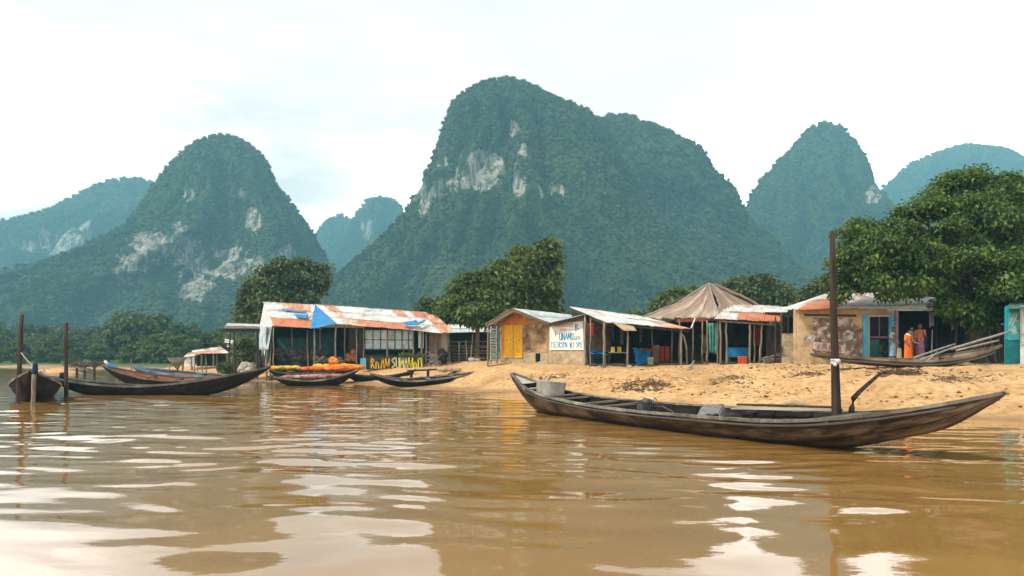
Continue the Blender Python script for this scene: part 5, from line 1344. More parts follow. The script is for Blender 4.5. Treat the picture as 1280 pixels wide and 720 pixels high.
class Boat:
    def __init__(s, name, label, T0, T1, g, w, k, koff=None, heel=0.0, cat='boat', group=None, outer=None, inner=None, rim=None, ns=72, th=.045, seed=1, rim_w=.07, rim_h=.06, floor=.05, round_=(.6, 1.7)):
        s.T0, s.T1 = np.array(T0[:2], float), np.array(T1[:2], float)
        d = s.T1 - s.T0; s.L = float(np.hypot(*d)); s.ax = d / s.L; s.n = np.array([-s.ax[1], s.ax[0]])   # n: to the left of the axis
        s.heel = math.tan(math.radians(heel))
        s.g, s.w, s.k = [np.array(a, float) for a in (g, w, k)]; s.ko = np.array(koff if koff else [(0, 0), (1, 0)], float)
        s.sig = np.linspace(0, 1, ns + 1)
        tab = lambda a: np.interp(s.sig, a[:, 0], a[:, 1])
        sm = lambda a: np.concatenate([a[:1], np.convolve(np.pad(a, 2, 'edge'), [.1, .22, .36, .22, .1], 'valid')[1:-1], a[-1:]])
        s.G, s.W, s.K, s.O = sm(tab(s.g)), sm(tab(s.w)), sm(tab(s.k)), sm(tab(s.ko))
        s.rnd = round_
        s.t = thing(name, label, cat, (*((s.T0 + s.T1) / 2), float(s.K.min())), group)
        rr = np.random.default_rng(seed); M = 9
        tt = np.linspace(-1, 1, 2 * M + 1)
        def shell(inset, lift):
            V, U = [], []
            for i, q in enumerate(s.sig):
                for t_ in tt:
                    a = abs(t_); sg = math.copysign(1, t_)
                    ww = max(s.W[i] - inset, .004)
                    lat = sg * ww * a ** round_[0] + s.O[i] * (1 - a) ** 1.2
                    z = (s.K[i] + lift) + (s.G[i] - s.K[i] - lift) * a ** round_[1]
                    z = min(z, s.G[i])
                    p = s.T0 + s.ax * q * s.L + s.n * lat
                    wob = rr.normal(0, .004)
                    V.append((p[0] + s.n[0] * wob, p[1] + s.n[1] * wob, z + s.heel * lat * -1)); U.append((q * s.L, (t_ + 1) / 2 if lift == 0 else (t_ + 1) / 2))
            return V, U
        Vo, Uo = shell(0, 0); Vi, Ui = shell(th, floor)
        n1 = len(tt); F = grid_faces(ns + 1, n1)
        mb = MB(seed); mb.add(Vo, F[:, ::-1].tolist(), 0, True, Uo); mb.add(Vi, F.tolist(), 1, True, Ui)
        nv = len(Vo)
        for side in (0, n1 - 1):
            for i in range(ns):
                a, b = i * n1 + side, (i + 1) * n1 + side
                mb.f.append([a, b, b + nv, a + nv] if side == 0 else [b, a, a + nv, b + nv]); mb.m.append(1); mb.sm.append(False)
        for i in (0, ns):
            for j in range(n1 - 1):
                a, b = i * n1 + j, i * n1 + j + 1
                mb.f.append([a, b, b + nv, a + nv] if i else [b, a, a + nv, b + nv]); mb.m.append(0); mb.sm.append(False)
        mb.build('hull', [outer, inner or outer], s.t)
        # gunwale strips
        mb = MB(seed + 1)
        for sg in (1, -1):
            vs, uv = [], []
            for i, q in enumerate(s.sig):
                for (dl, dz) in ((.014, .012), (.014, .012 - rim_h), (-rim_w, .012 - rim_h * .6), (-rim_w, .012)):
                    lat = sg * max(s.W[i] + dl, .006); p = s.T0 + s.ax * q * s.L + s.n * lat
                    vs.append((p[0], p[1], s.G[i] + dz - s.heel * lat + rr.normal(0, .003))); uv.append((q * s.L, abs(dl) * 3 + .05))
            fs = []
            for i in range(ns):
                for k_ in range(4):
                    k2 = (k_ + 1) % 4; f = (i * 4 + k_, (i + 1) * 4 + k_, (i + 1) * 4 + k2, i * 4 + k2)
                    fs.append(f if sg > 0 else f[::-1])
            fs += [(0, 1, 2, 3) if sg > 0 else (3, 2, 1, 0), (ns * 4 + 3, ns * 4 + 2, ns * 4 + 1, ns * 4) if sg > 0 else (ns * 4, ns * 4 + 1, ns * 4 + 2, ns * 4 + 3)]
            mb.add(vs, fs, 0, False, uv)
        mb.build('gunwale', rim or outer, s.t)
        s.seed = seed
    def at(s, q, lat=0.0, z=0.0, rel=True):
        """point at station q; lat in fractions of the half beam; z above the gunwale line"""
        i = q * (len(s.sig) - 1); I = lambda a: float(np.interp(q, s.sig, a))
        la = lat * I(s.W); p = s.T0 + s.ax * q * s.L + s.n * la
        return Vector((p[0], p[1], (I(s.G) if rel else 0) + z - s.heel * la))
    def bottom(s, q, z=0.0): 
        v = s.at(q); v.z = float(np.interp(q, s.sig, s.K)) + z; return v
    def thwart(s, q, mat, w=.12, drop=.05, name='thwart', ext=.96, skew=0.0):
        mb = MB(s.seed + int(q * 100)); mb.beam(s.at(q - skew, -ext, -drop), s.at(q + skew, ext, -drop), w, .04); return mb.build(name, mat, s.t)
    def deck(s, q0, q1, mat, drop=.03, name='deck', n=8):
        mb = MB(s.seed); vs, uv = [], []
        for i in range(n + 1):
            q = q0 + (q1 - q0) * i / n
            for l in (-.9, -.45, 0, .45, .9): vs.append(s.at(q, l, -drop)); uv.append((q * s.L, (l + 1) / 2 * 1.6))
        b = len(vs)
        vs2 = [v - Vector((0, 0, .035)) for v in vs]
        F = grid_faces(n + 1, 5)
        mb.add(vs + vs2, F.tolist() + (F[:, ::-1] + b).tolist(), 0, False, uv + uv)
        for i in (0, n):
            for j in range(4):
                a, c = i * 5 + j, i * 5 + j + 1; mb.f.append([a, c, c + b, a + b]); mb.m.append(0); mb.sm.append(False)
        return mb.build(name, mat, s.t)
    def ribs(s, qs, mat):
        mb = MB(s.seed + 5)
        for q in qs:
            i = int(q * (len(s.sig) - 1)); pts = []
            for t_ in np.linspace(-1, 1, 11):
                a = abs(t_); sg = math.copysign(1, t_); W, K, G, O = s.W[i] - .07, s.K[i] + .085, s.G[i] - .03, s.O[i]
                lat = sg * W * a ** s.rnd[0] + O * (1 - a) ** 1.2; p = s.T0 + s.ax * s.sig[i] * s.L + s.n * lat
                pts.append((p[0], p[1], K + (G - K) * a ** s.rnd[1] - s.heel * lat))
            mb.tube(pts, .03, 5)
        return mb.build('rib', mat, s.t)

def simple_boat(name, label, T0, T1, beam, zmid, kmid, low=.5, p0=2.2, p1=2.2, k0=2.6, k1=2.6, sharp=2.4, **kw):
    """tips given as 3-D points; the sheer dips to zmid at station low"""
    S = np.linspace(0, 1, 25); g, w, k = [], [], []
    for q in S:
        a = (low - q) / low if q < low else (q - low) / (1 - low)
        tip, pw, kp = (T0[2], p0, k0) if q < low else (T1[2], p1, k1)
        g.append((q, zmid + (tip - zmid) * a ** pw))
        k.append((q, kmid + (tip - .08 - kmid) * a ** (pw + kp)))
        w.append((q, max(.025, beam / 2 * (1 - a ** sharp))))
    return Boat(name, label, T0, T1, g, w, k, **kw)

# ---------------------------------------------------------------- the long boat in front
mainb = Boat('wooden_boat', 'very long weathered wooden boat afloat at the bank with a tall pole standing in it', (0, 24.3), (.615 * 11.7, 11.7),
    [(0,1.114),(.05,.925),(.1,.725),(.15,.63),(.2,.565),(.25,.515),(.3,.483),(.35,.462),(.4,.452),(.45,.446),(.5,.447),(.6,.46),(.7,.482),(.75,.503),(.8,.553),(.85,.64),(.9,.757),(.95,.91),(1,1.085)],
    [(0,.07),(.05,.25),(.1,.40),(.15,.49),(.2,.57),(.3,.66),(.4,.79),(.5,.85),(.6,.87),(.7,.90),(.76,.89),(.8,.83),(.85,.70),(.9,.50),(.95,.27),(1,.03)],
    [(0,.96),(.03,.42),(.06,.0),(.1,-.12),(.3,-.2),(.6,-.22),(.75,-.15),(.82,0.0),(.87,.19),(.925,.40),(.945,.50),(.97,.72),(1,1.02)],
    [(0,0),(.06,.40),(.2,.28),(.35,.22),(.6,0),(1,0)], heel=-3.0, outer=HULL_MAIN, inner=HULL_SHADE, rim=HULL_RIM, ns=110, th=.05, seed=11, rim_w=.07, rim_h=.055, round_=(.62, 1.55))
mainb.deck(.012, .075, HULL_PALE, .03); 
for q in (.098, .185, .225, .305, .365): mainb.thwart(q, HULL_RIM if q > .1 else HULL_PALE, .15 if q > .1 else .3, .05)
mainb.thwart(.62, HULL_RIMD, .10, .06); mainb.thwart(.815, HULL_RIMD, .42, .035, 'foredeck')
mainb.ribs([.21,.335,.40,.45,.5,.55,.6,.66,.72], HULL_DARK)
mb = MB(12); mb.beam(mainb.at(.08, -.95, -.02), mainb.at(.08, .95, -.02), .06, .10); mb.build('deck_beam', HULL_DARK, mainb.t)
mb = MB(14)
mb.tube([mainb.at(q, -1.03, -.10 ) for q in np.linspace(.04, .96, 30)], .022, 5); mb.tube([mainb.at(q, 1.03, -.10) for q in np.linspace(.04, .96, 30)], .022, 5)
mb.build('rubbing_strake', HULL_RIMD, mainb.t)

# things in it
tub = thing('bucket', 'big dented grey metal bucket standing in the stern of the long boat', 'bucket', mainb.at(.122, 0, -.25))
mb = MB(20); R_ = Matrix.Rotation(math.radians(6), 3, 'Y') @ Matrix.Rotation(math.radians(-3), 3, 'X')
c_ = mainb.at(.148, -.02, -.22)
mb.lathe(c_, [(.02,0),(.365,0),(.375,.02),(.42,.47),(.435,.485),(.42,.50),(.40,.49),(.36,.04),(.02,.04)], 30, 0, R_)
GALV = blend_mat('galvanised_bucket', (.30,.285,.25), (.50,.47,.41), (1,1,.6), 5, 'Object', .55, (.30,.24,.17), .6, 4, spec=.4, bstr=.15)
mb.build('body', GALV, tub)
mb = MB(21); pts = [c_ + R_ @ Vector((.42 * math.cos(a), .42 * math.sin(a), .49 + .03 * math.sin(a))) for a in np.linspace(.2, 2.9, 12)]; mb.tube(pts, .012, 5); mb.build('handle', GALV, tub)
mb = MB(22); mb.lathe(c_, [(.01,.45),(.385,.435),(.395,.45),(.01,.465)], 26, 0, R_); mb.build('lid', blend_mat('bucket_lid', (.30,.29,.26), (.46,.44,.40), (1,1,1), 4), tub)
mb = MB(23); mb.lathe(c_ + R_ @ Vector((-.12, .12, .47)), [(.005,0),(.10,0),(.11,.05),(.005,.055)], 14, 0, R_); mb.build('knob', blend_mat('black_rubber', (.015,.015,.015), (.03,.03,.03)), tub)
en = thing('motor', 'small dark motor with tangled fittings amidships in the long boat', 'motor', mainb.at(.42, 0, -.3))
mb = MB(25); c_ = mainb.at(.42, .25, -.16)
mb.box(c_ + Vector((0,0,.02)), (.34,.26,.26), Matrix.Rotation(.5, 3, 'Z'), jit=.02); mb.lathe(c_ + Vector((.02,0,.16)), [(.01,0),(.13,0),(.13,.10),(.09,.14),(.01,.15)], 14); mb.build('block', blend_mat('oily_metal', (.02,.02,.02), (.08,.078,.075), (1,1,1), 8, rough=.5, spec=.5), en)
mb = MB(26); mb.lathe(c_ + Vector((.16,.1,.16)), [(.01,-.05),(.07,-.05),(.07,.13),(.03,.16),(.01,.16)], 12); mb.build('tank', blend_mat('dull_steel', (.35,.35,.33), (.52,.51,.48), (1,1,1), 8, rough=.45, spec=.5), en)
mb = MB(27); 
for k in range(9): 
    a = c_ + Vector((mb.r.uniform(-.15,.2), mb.r.uniform(-.1,.15), .1)); mb.tube([a, a + Vector((mb.r.uniform(-.2,.25), mb.r.uniform(-.15,.15), mb.r.uniform(.08,.24))), a + Vector((mb.r.uniform(-.3,.35), mb.r.uniform(-.2,.2), mb.r.uniform(-.08,.18)))], .014, 5)
mb.tube([c_ + Vector((.1,.05,.1)), c_ + Vector((.35,-.2,.13)), c_ + Vector((.55,-.45,.02)), c_ + Vector((.62,-.5,-.15))], .022, 6)
mb.build('pipe', blend_mat('dark_pipe', (.03,.03,.03), (.10,.09,.08)), en)
mb = MB(28)
A_, B_, C_, D_ = mainb.at(.553, .25, .07), mainb.at(.597, .22, .14), mainb.at(.655, -.86, .06), mainb.at(.612, -.88, .0)
mb.patch(A_, B_, C_, D_, 10, 10, lambda u, v: .05 * math.sin(3 * u) * math.sin(3 * v) + .015 * math.sin(17 * u + 5 * v), .03); mb.patch(B_, B_ + Vector((.06,-.08,-.3)), C_ + Vector((.06,-.08,-.3)), C_, 4, 10, lambda u, v: .02 * math.sin(20 * v), .02)
mb.top('canvas_cover', CANVAS, 'grey canvas cover over a hump in the middle of the long boat', 'cover')
mb = MB(29); mb.beam(mainb.at(.615, .3, .05), mainb.at(.775, .62, .06), .30, .03); mb.top('plank', HULL_PALE, 'pale loose plank lying lengthwise in the long boat', 'plank')
mb = MB(30); mb.pole(mainb.at(.60, .62, .10), mainb.at(.772, .72, .10), .026, .022, bend=.006, seg=6); mb.tube([mainb.at(.772,.72,.10), mainb.at(.775,.72,.03)], .022, 6); mb.top('bamboo_pole', WOOD_D, 'dark thin pole lying on the far gunwale of the long boat', 'pole')
q_ = .765; b0 = mainb.bottom(q_, .06)
Ym = 14.6
mp_ = thing('mooring_pole', 'tall dark pole standing upright in the long boat with a white rag knot', 'pole', b0)
mb = MB(31); pts = [P(1046.2,535,Ym), P(1045.6,516,Ym), P(1044.5,480,Ym), P(1043.6,440,Ym), P(1042,390,Ym), P(1041,340,Ym), P(1040.4,289,Ym)]
mb.tube(pts, [.092,.088,.076,.070,.062,.055,.046], 12, 0, .05)
POLE_M = blend_mat('dark_pole', (.020,.014,.010), (.075,.052,.038), (1,1,.10), 10, 'World', bstr=.6, bdist=.02)
mb.build('pole', POLE_M, mp_)
mb = MB(32); c_ = P(1043.8,452,Ym)
for k in range(2): mb.lathe(c_ + Vector((0,0,(k - .5) * .05)), [(.066,-.03),(.082,-.012),(.084,.012),(.066,.03)], 12)
mb.ico(c_ + Vector((.02,-.09,0)), .05, 1); mb.ico(c_ + Vector((-.03,-.08,-.06)), .04, 1); mb.build('rag', blend_mat('white_rag', (.40,.39,.36), (.66,.64,.60), (1,1,1), 12), mp_)
mb = MB(33); mb.tube([P(1063.5,520,14.7), P(1065,509,14.7), P(1067,498,14.75), P(1074,490,14.9), P(1086,479,15.1), P(1099.5,467.5,15.3)], [.055,.05,.05,.04,.035,.028], 8, 0, .08)
mb.top('crooked_stick', POLE_M, 'crooked bent stick leaning in the long boat right of the tall pole', 'stick')

# ---------------------------------------------------------------- hauled-out old boat on the bank
YD = 31.5; gD = ground_z(PZ(1130, YD, 0).x, YD)
old = simple_boat('wooden_boat', 'old bleached boat hauled out on the sand below the beige house', P(1013,441.5,YD - .5), P(1252,431,YD + .6), 1.5, EYE + (HOR - 449.5) / FPX * YD, gD + .02, low=.50, p0=1.35, p1=1.9, k0=1.2, k1=.9, sharp=3.0, outer=HULL_GREY, inner=HULL_GREY, rim=HULL_GREY, seed=41, rim_w=.09, rim_h=.07, heel=-4)
for q in (.25, .5, .72): old.thwart(q, HULL_GREY, .14, .06)
mb = MB(42); mb.tube([old.at(q, -1.02, -.16) for q in np.linspace(.06, .95, 20)], .035, 6); mb.build('rubbing_strake', HULL_RIMD, old.t)
mb = MB(43); mb.beam(P(1020,442,YD - .7), P(1016.5,436,YD - .7), .05, .05); mb.build('cleat', HULL_RIMD, old.t)
# poles and logs piled on it
for k, (a, b, Ya, Yb, r0, lb) in enumerate([((1143,447),(1194,430),31.2,33,.05,'left thin grey pole slanting across the hauled-out boat'), ((1150,450),(1196,433),31.0,32.6,.045,'second grey pole lying just below the left slanting pole'),
                                           ((1190,436),(1263,414),31.4,32.6,.055,'long pole rising highest over the right end of the hauled-out boat'), ((1196,438),(1248,425.5),31.2,32.2,.045,'shorter pole under the highest one on the hauled-out boat'),
                                           ((1158,452),(1172,440),31.0,31.6,.04,'short grey stick among the slanting poles on the hauled-out boat')]):
    mb = MB(44 + k); mb.pole(P(*a, Ya), P(*b, Yb), r0, r0 * .8, bend=.008, seg=6); mb.top('pole', WOOD_G, lb, 'pole', 'poles piled across the hauled-out boat')
mb = MB(50); mb.pole(PZ(1196,30.6,1.13), PZ(1300,31.5,1.22), .085, .07, bend=.01, seg=8); mb.top('log', WOOD_G, 'long pale log lying on the sand toward the teal kiosk', 'log')
mb = MB(51); mb.pole(PZ(1168,30.1,1.06), PZ(1262,30.4,1.12), .05, .04, bend=.01, seg=8); mb.top('log', WOOD_D, 'thin dark log lying on the sand just before the pale log', 'log')
mb = MB(52); mb.pole(PZ(1246,37,1.2), P(1233,405,37.4), .06, .045, bend=.02); mb.top('leaning_post', WOOD_P, 'post leaning against the big shade tree trunk', 'post')
mb = MB(53); mb.tube([P(1207,417,36.8), P(1213,412,36.9), P(1224,404,37.1)], [.03,.03,.025], 6); mb.top('branch', WOOD_G, 'short bare branch sticking out left of the big tree trunk', 'branch')

# ---------------------------------------------------------------- boats on the left
lb1 = simple_boat('wooden_boat', 'dark boat moored nose-on at the far left with a post before its bow', P(37,463,26.4), (-21.2, 36.0, .95), 1.75, .50, -.18, low=.5, p0=1.3, p1=2.2, k0=1.2, k1=1.6, sharp=2.0, outer=HULL_DARK, inner=HULL_DARK, rim=HULL_RIM, seed=61, rim_w=.16, rim_h=.07)
for q in (.2, .4, .6): lb1.thwart(q, HULL_RIMD, .18, .05)
lb1.deck(.02, .10, HULL_RIMD, .02); lb1.ribs([.15, .25, .35, .5, .7], HULL_RIMD)
bp = thing('mooring_post', 'short pale post in the water before the nose-on boat, dark blue cap on top', 'post', PZ(41, 25.6, -.5))
mb = MB(62); mb.pole(PZ(40.5,25.6,-.5), P(42.5,468,25.7), .075, .07, bend=.01); mb.build('post', WOOD_P, bp)
mb = MB(63); mb.lathe(P(44,470,26.0), [(.01,0),(.085,.01),(.088,.05),(.075,.38),(.04,.42),(.01,.42)], 12); mb.build('cap', blend_mat('blue_black_cap', (.008,.014,.03), (.02,.03,.055), (1,1,1), 5), bp)
mb = MB(64); mb.pole(PZ(21.5,27.5,-.6), P(27.5,393,27.5), .085, .07, bend=.01, seg=7); tp = mb.top('mooring_pole', POLE_M, 'tall dark leaning pole at the far left behind the nose-on boat', 'pole')
mb = MB(65); mb.pole(PZ(83,32.2,-.6), P(82.5,403.5,32.2), .085, .08, bend=.004, seg=7); mb.top('mooring_pole', POLE_M, 'straight dark pole standing at the left end of the long black boat', 'pole')
mb = MB(66); pts = [P(26.5,441,27.4)]
for k in range(1, 9):
    u = k / 9; pts.append(P(26.5 + 24 * u, 441 + 17 * u + 5 * math.sin(PI * u), 27.4 - .8 * u))
pts += [P(53,459,26.6), P(56,464,26.5)]
mb.tube(pts, .022, 5); mb.top('rope', blend_mat('old_rope', (.25,.21,.15), (.40,.35,.27), (1,1,1), 20), 'slack pale rope from the leaning pole down to the nose-on boat', 'rope')
lb2 = simple_boat('wooden_boat', 'long black boat lying broadside across the left water', P(60,470,34.2), P(338,457.5,33.2), 1.5, EYE + (HOR - 482.5) / FPX * 33, -.2, low=.42, p0=1.7, p1=1.75, k0=1.2, k1=1.3, sharp=2.8, outer=HULL_DARK, inner=HULL_DARK, rim=HULL_RIMD, seed=71, rim_w=.09, rim_h=.08, ns=90)
for q in (.15, .3, .45, .6, .75): lb2.thwart(q, HULL_RIMD, .16, .06)
mb = MB(72); mb.lathe(lb2.at(.07, 0, -.02), [(.01,0),(.13,0),(.15,.12),(.14,.26),(.01,.28)], 12); mb.top('pot', SHADE_BLACK, 'small black pot on the left end of the long black boat', 'pot')
lb3 = simple_boat('wooden_boat', 'black boat with rust-red inside and raised left bow, behind the long black boat', P(128,456.5,41), P(292,473,41), 1.9, EYE + (HOR - 473.5) / FPX * 41, -.2, low=.55, p0=1.6, p1=2.0, k0=1.0, k1=1.3, sharp=2.6, outer=HULL_DARK, inner=HULL_RED, rim=HULL_RIMD, seed=81, rim_w=.09, heel=-4)
for q in (.35, .55, .7): lb3.thwart(q, HULL_RIMD, .16, .06)
mb = MB(82); mb.patch(P(131,453.5,41.6), P(152,459,42), P(147,468,41), P(134,461,40.8), 8, 6, lambda u, v: .07 * math.sin(5 * u + 3 * v), .03); mb.top('tarp', BLUE_TARP, 'bright blue tarp over the raised left bow of the rust-red boat', 'tarp')
mb = MB(83); mb.ico(P(132,452.5,41.5), .10, 1); mb.ico(P(133.5,454,41.5), .09, 1); mb.top('bag', WHITEP, 'small white bag on top of the blue tarp at the bow', 'bag')
lb4 = simple_boat('wooden_boat', 'blue-rimmed boat with rust-red inside lying furthest back of the left boats', P(166,458.5,46), P(300,473,45), 1.9, EYE + (HOR - 467.5) / FPX * 45.5, -.2, low=.6, p0=1.2, p1=1.6, k0=1.0, k1=1.3, sharp=2.6, outer=HULL_DARK, inner=HULL_RED, rim=HULL_BLUE, seed=91, rim_w=.12, rim_h=.12, heel=-3)
lb4.thwart(.3, HULL_RIMD, .16, .06); lb4.thwart(.6, HULL_BLUE, .3, .04)
# dish on trestle
ds = thing('skiff', 'pale grey shallow skiff propped on a wooden trestle at the sand spit', 'boat', PZ(222, 62, .5))
mb = MB(95); vs, fs = [], []
nu, nv = 18, 8
for lay in (0, 1):
    for i in range(nu + 1):
        u = -1 + 2 * i / nu
        for j in range(nv + 1):
            v = -1 + 2 * j / nv
            wv = .75 * max(.05, 1 - abs(u) ** 2.2); q = P(222 + 12.5 * u, 447.3 - 1.0 * u, 62)
            vs.append(q + Vector((0, v * wv, -.48 * (1 - v * v) * (1 - abs(u) ** 2.4) + (.03 if lay else 0))))
G_ = grid_faces(nu + 1, nv + 1); N_ = (nu + 1) * (nv + 1)
mb.add(vs, G_[:, ::-1].tolist() + (G_ + N_).tolist(), 0, True); mb.build('hull', blend_mat('pale_skiff', (.24,.29,.30), (.38,.42,.42), (1,1,1), 2.5), ds)
mb = MB(96)
for a, b in (((214,452.5),(226,466)), ((226,452),(220,466)), ((229,453),(228,466)), ((217,453),(224,459))): mb.beam(P(*a, 62), P(*b, 62), .10, .10)
mb.build('trestle', WOOD_P, ds)
for k, (px, Y, t0) in enumerate([(205,64,457),(212,66,459),(243,62,455),(253,60,457),(258,58,452),(247,64,458),(178,55,458),(164,50,448),(146,60,455),(97,70,452)]):
    mb = MB(97 + k); x_ = PZ(px, Y, 0).x; mb.pole((x_, Y, min(ground_z(x_, Y), 0) - .4), P(px, t0, Y), .05, .04, n=6, seg=3); mb.top('stake', WOOD_P, 'thin stake standing at the water edge of the left sand spit', 'stake', 'thin stakes along the left water edge')
# brushwood landing
bw = thing('brushwood_landing', 'dark brushwood pile on short posts out in the left water', 'landing', PZ(107, 60, 0))
mb = MB(110)
for k in range(110):
    a = P(87 + mb.r.random() ** 1.2 * 36, 459 - mb.r.random() * 5.5 * (1 - abs(mb.r.random() - .4)), 60 + mb.r.uniform(-.7, .7)); d_ = Vector((mb.r.uniform(-.9, .9), mb.r.uniform(-.3, .3), mb.r.uniform(-.15, .3)))
    mb.tube([a, a + d_ * .5 + Vector((0, 0, .04)), a + d_], [.035, .03, .015], 5)
mb.build('brushwood', blend_mat('reddish_brush', (.05,.028,.02), (.16,.085,.06), (1,1,1), 6), bw)
mb = MB(111); mb.beam(P(85,456.5,60), P(112,462,60), .5, .10); mb.build('deck', WOOD_G, bw)
for px in (96, 106, 118): mb = MB(112 + px); mb.pole(PZ(px, 60, -.6), P(px, 459, 60), .09, .08, n=7, seg=3); mb.build('post', WOOD_D, bw)
# sand heaps on the far spit
mb = MB(115); mb.ico(PZ(68, 72, .0), 1.0, 3, 0, (2.2, 1, .55), .06); mb.ico(PZ(80, 74, .0), .9, 3, 0, (1.9, 1, .40), .06); mb.top('sand_heap', blend_mat('orange_sand', (.42,.24,.11), (.58,.36,.18), (1,1,1), 3, 'World'), 'orange sand heap on the spit behind the nose-on boat', 'sand heap')

# ---------------------------------------------------------------- boats before the long house
def net_heap(label, x0, x1, py, Y, mat, seed, n=26, r0=.16, r1=.3, name='net_heap', zs=.6):
    mb = MB(seed)
    for k in range(n):
        u = mb.r.random(); mb.ico(P(x0 + (x1 - x0) * u, py(u) + mb.r.uniform(-.7, 1.2), Y + mb.r.uniform(-.3, .3)), mb.r.uniform(r0, r1), 2, 0, (1.5, 1, zs), .10)
    return mb.top(name, mat, label, 'net')
OR_NET = blend_mat('orange_net', (.50,.14,.015), (.74,.30,.02), (1,1,1), 5, 'World', .9, (.70,.42,.03), .58, 1.6, bstr=.6)
RD_NET = blend_mat('vermilion_net', (.42,.07,.015), (.60,.15,.03), (1,1,1), 5, 'World', .9, (.66,.32,.05), .62, 1.6, bstr=.6)
YE_NET = blend_mat('yellow_net', (.50,.30,.03), (.72,.40,.03), (1,1,1), 5, 'World', .9, (.30,.30,.08), .58, 1.8, bstr=.6)
MA_NET = blend_mat('faded_maroon_net', (.20,.06,.055), (.36,.18,.15), (1,1,1), 5, 'World', .9, (.45,.34,.28), .6, 1.5, bstr=.6)
cb1 = simple_boat('wooden_boat', 'black boat holding faded maroon nets, nearest below the long house', P(342,470.5,44), P(447,461.5,45), 1.6, EYE + (HOR - 475) / FPX * 44.3, -.18, low=.42, p0=1.5, p1=1.9, k0=1.1, k1=1.2, sharp=2.6, outer=HULL_DARK, inner=HULL_DARK, rim=HULL_RIM, seed=121, rim_w=.10, rim_h=.09)
cb2 = simple_boat('wooden_boat', 'black boat heaped with orange nets right under the long house', P(336,462,47.5), P(452,458,47.5), 1.8, EYE + (HOR - 467) / FPX * 47.5, -.1, low=.45, p0=1.8, p1=1.8, k0=1.1, k1=1.2, sharp=2.6, outer=HULL_DARK, inner=HULL_DARK, rim=HULL_RIMD, seed=131)
net_heap('faded maroon fishing net filling the nearest black boat', 354, 424, lambda u: 471.8 - 2.0 * u, 44.9, MA_NET, 140, 34, .14, .24)
net_heap('golden yellow net heaped at the left of the orange-laden boat', 338, 372, lambda u: 459.5 + .5 * u, 47.6, YE_NET, 141, 22, .14, .25)
net_heap('vermilion net stretched along the middle of the orange-laden boat', 374, 444, lambda u: 461.0 - .8 * u, 47.0, RD_NET, 142, 44, .14, .24)
net_heap('bright orange net bundle on top at the right of the orange-laden boat', 392, 452, lambda u: 458.2 - 1.0 * math.sin(3 * u), 47.5, OR_NET, 143, 36, .14, .24)
mb = MB(144)
for k in range(7): mb.ico(P(416 + mb.r.uniform(-5, 5), 452 + mb.r.uniform(-3, 3), 47.6), mb.r.uniform(.14, .22), 2)
mb.top('net_bundle', OR_NET, 'tied yellow-orange bundle standing tallest on the net boat', 'net')
cb3 = simple_boat('wooden_boat', 'black boat wedged between the net boats and the lettered board', P(430,466,48), P(520,461,48.5), 1.5, EYE + (HOR - 470) / FPX * 48, -.1, low=.5, p0=1.8, p1=1.8, k0=1.1, k1=1.2, outer=HULL_DARK, inner=HULL_DARK, rim=HULL_RIMD, seed=151)
cb4 = simple_boat('wooden_boat', 'black beached boat with pale rim half on the sand, pointing right', P(462,466,41.5), P(608,462.5,43.5), 1.5, EYE + (HOR - 474.5) / FPX * 42, .02, low=.32, p0=1.6, p1=1.5, k0=1.0, k1=.7, sharp=2.6, outer=HULL_DARK, inner=HULL_DARK, rim=HULL_RIM, seed=161, rim_w=.10, rim_h=.08, heel=-4)
for q in (.3, .5, .7): cb4.thwart(q, HULL_BLUE if q == .5 else HULL_RIMD, .2, .05)
cb4.ribs([.2, .4, .6, .8], HULL_RIMD)
pt_ = thing('plank_table', 'low dark plank platform on posts behind the beached black boat', 'platform', PZ(548, 45.5, .5))
mb = MB(170); mb.beam(P(510,463.5,45.5), P(573,460.5,46.2), .9, .09); mb.build('top', WOOD_D, pt_)
for px in (514, 535, 568): mb = MB(171 + px); mb.pole(PZ(px,45.6,.2), P(px,463,45.6), .09, .08, n=7, seg=3); mb.build('leg', WOOD_D, pt_)
mb = MB(172)
for k in range(6): mb.ico(PZ(550 + k * 4.5 + mb.r.uniform(-1, 1), 45.4, .88), mb.r.uniform(.13, .22), 2, 0, (1.2, 1, .8), .15)
mb.top('sack_pile', blend_mat('tan_sacks', (.32,.22,.14), (.46,.34,.23), (1,1,1), 5), 'row of tan bundles lying under the plank platform', 'sacks')
mb = MB(173); mb.pole(PZ(610,42.5,1.1), PZ(640,42.8,1.28), .04, .02, bend=.02, n=6); mb.top('branch', WOOD_B, 'thin dark branch lying on sand right of the beached boat', 'branch')
# ================================================================== things lying about
# dark bundles under the long house
for k in range(9):
    px = 349 + k * 7.2 + random.uniform(-2, 2); mb = MB(300 + k)
    for j in range(5): mb.ico(P(px + mb.r.uniform(-3, 3), 448 - j * 2.0 + mb.r.uniform(-2, 2), 53.4), mb.r.uniform(.15, .28), 2, 0, (1.1, 1, .9), .12)
    mb.top('bundle', blend_mat('dark_sacking', (.018,.016,.015), (.075,.062,.05), (1,1,1), 5, 'World'), 'dark bundle heaped under the left bay of the long house', 'bundle', 'dark bundles heaped under the long house')
for k in range(4):
    px = 398 + k * 9; mb = MB(320 + k)
    for j in range(3): mb.ico(P(px + mb.r.uniform(-3, 3), 452 - j * 2, 52.8), mb.r.uniform(.12, .22), 2, 0, (1.1, 1, .9), .12)
    mb.top('bundle', blend_mat('dun_sacking', (.06,.05,.04), (.18,.14,.10), (1,1,1), 5, 'World'), 'dun bundle lined up behind the orange nets of the long house', 'bundle', 'dun bundles behind the nets')
mb = MB(330)
for k in range(10): mb.ico(P(438 + mb.r.uniform(-4, 5), 447 + mb.r.uniform(-7, 6), 53.0), mb.r.uniform(.12, .22), 2)
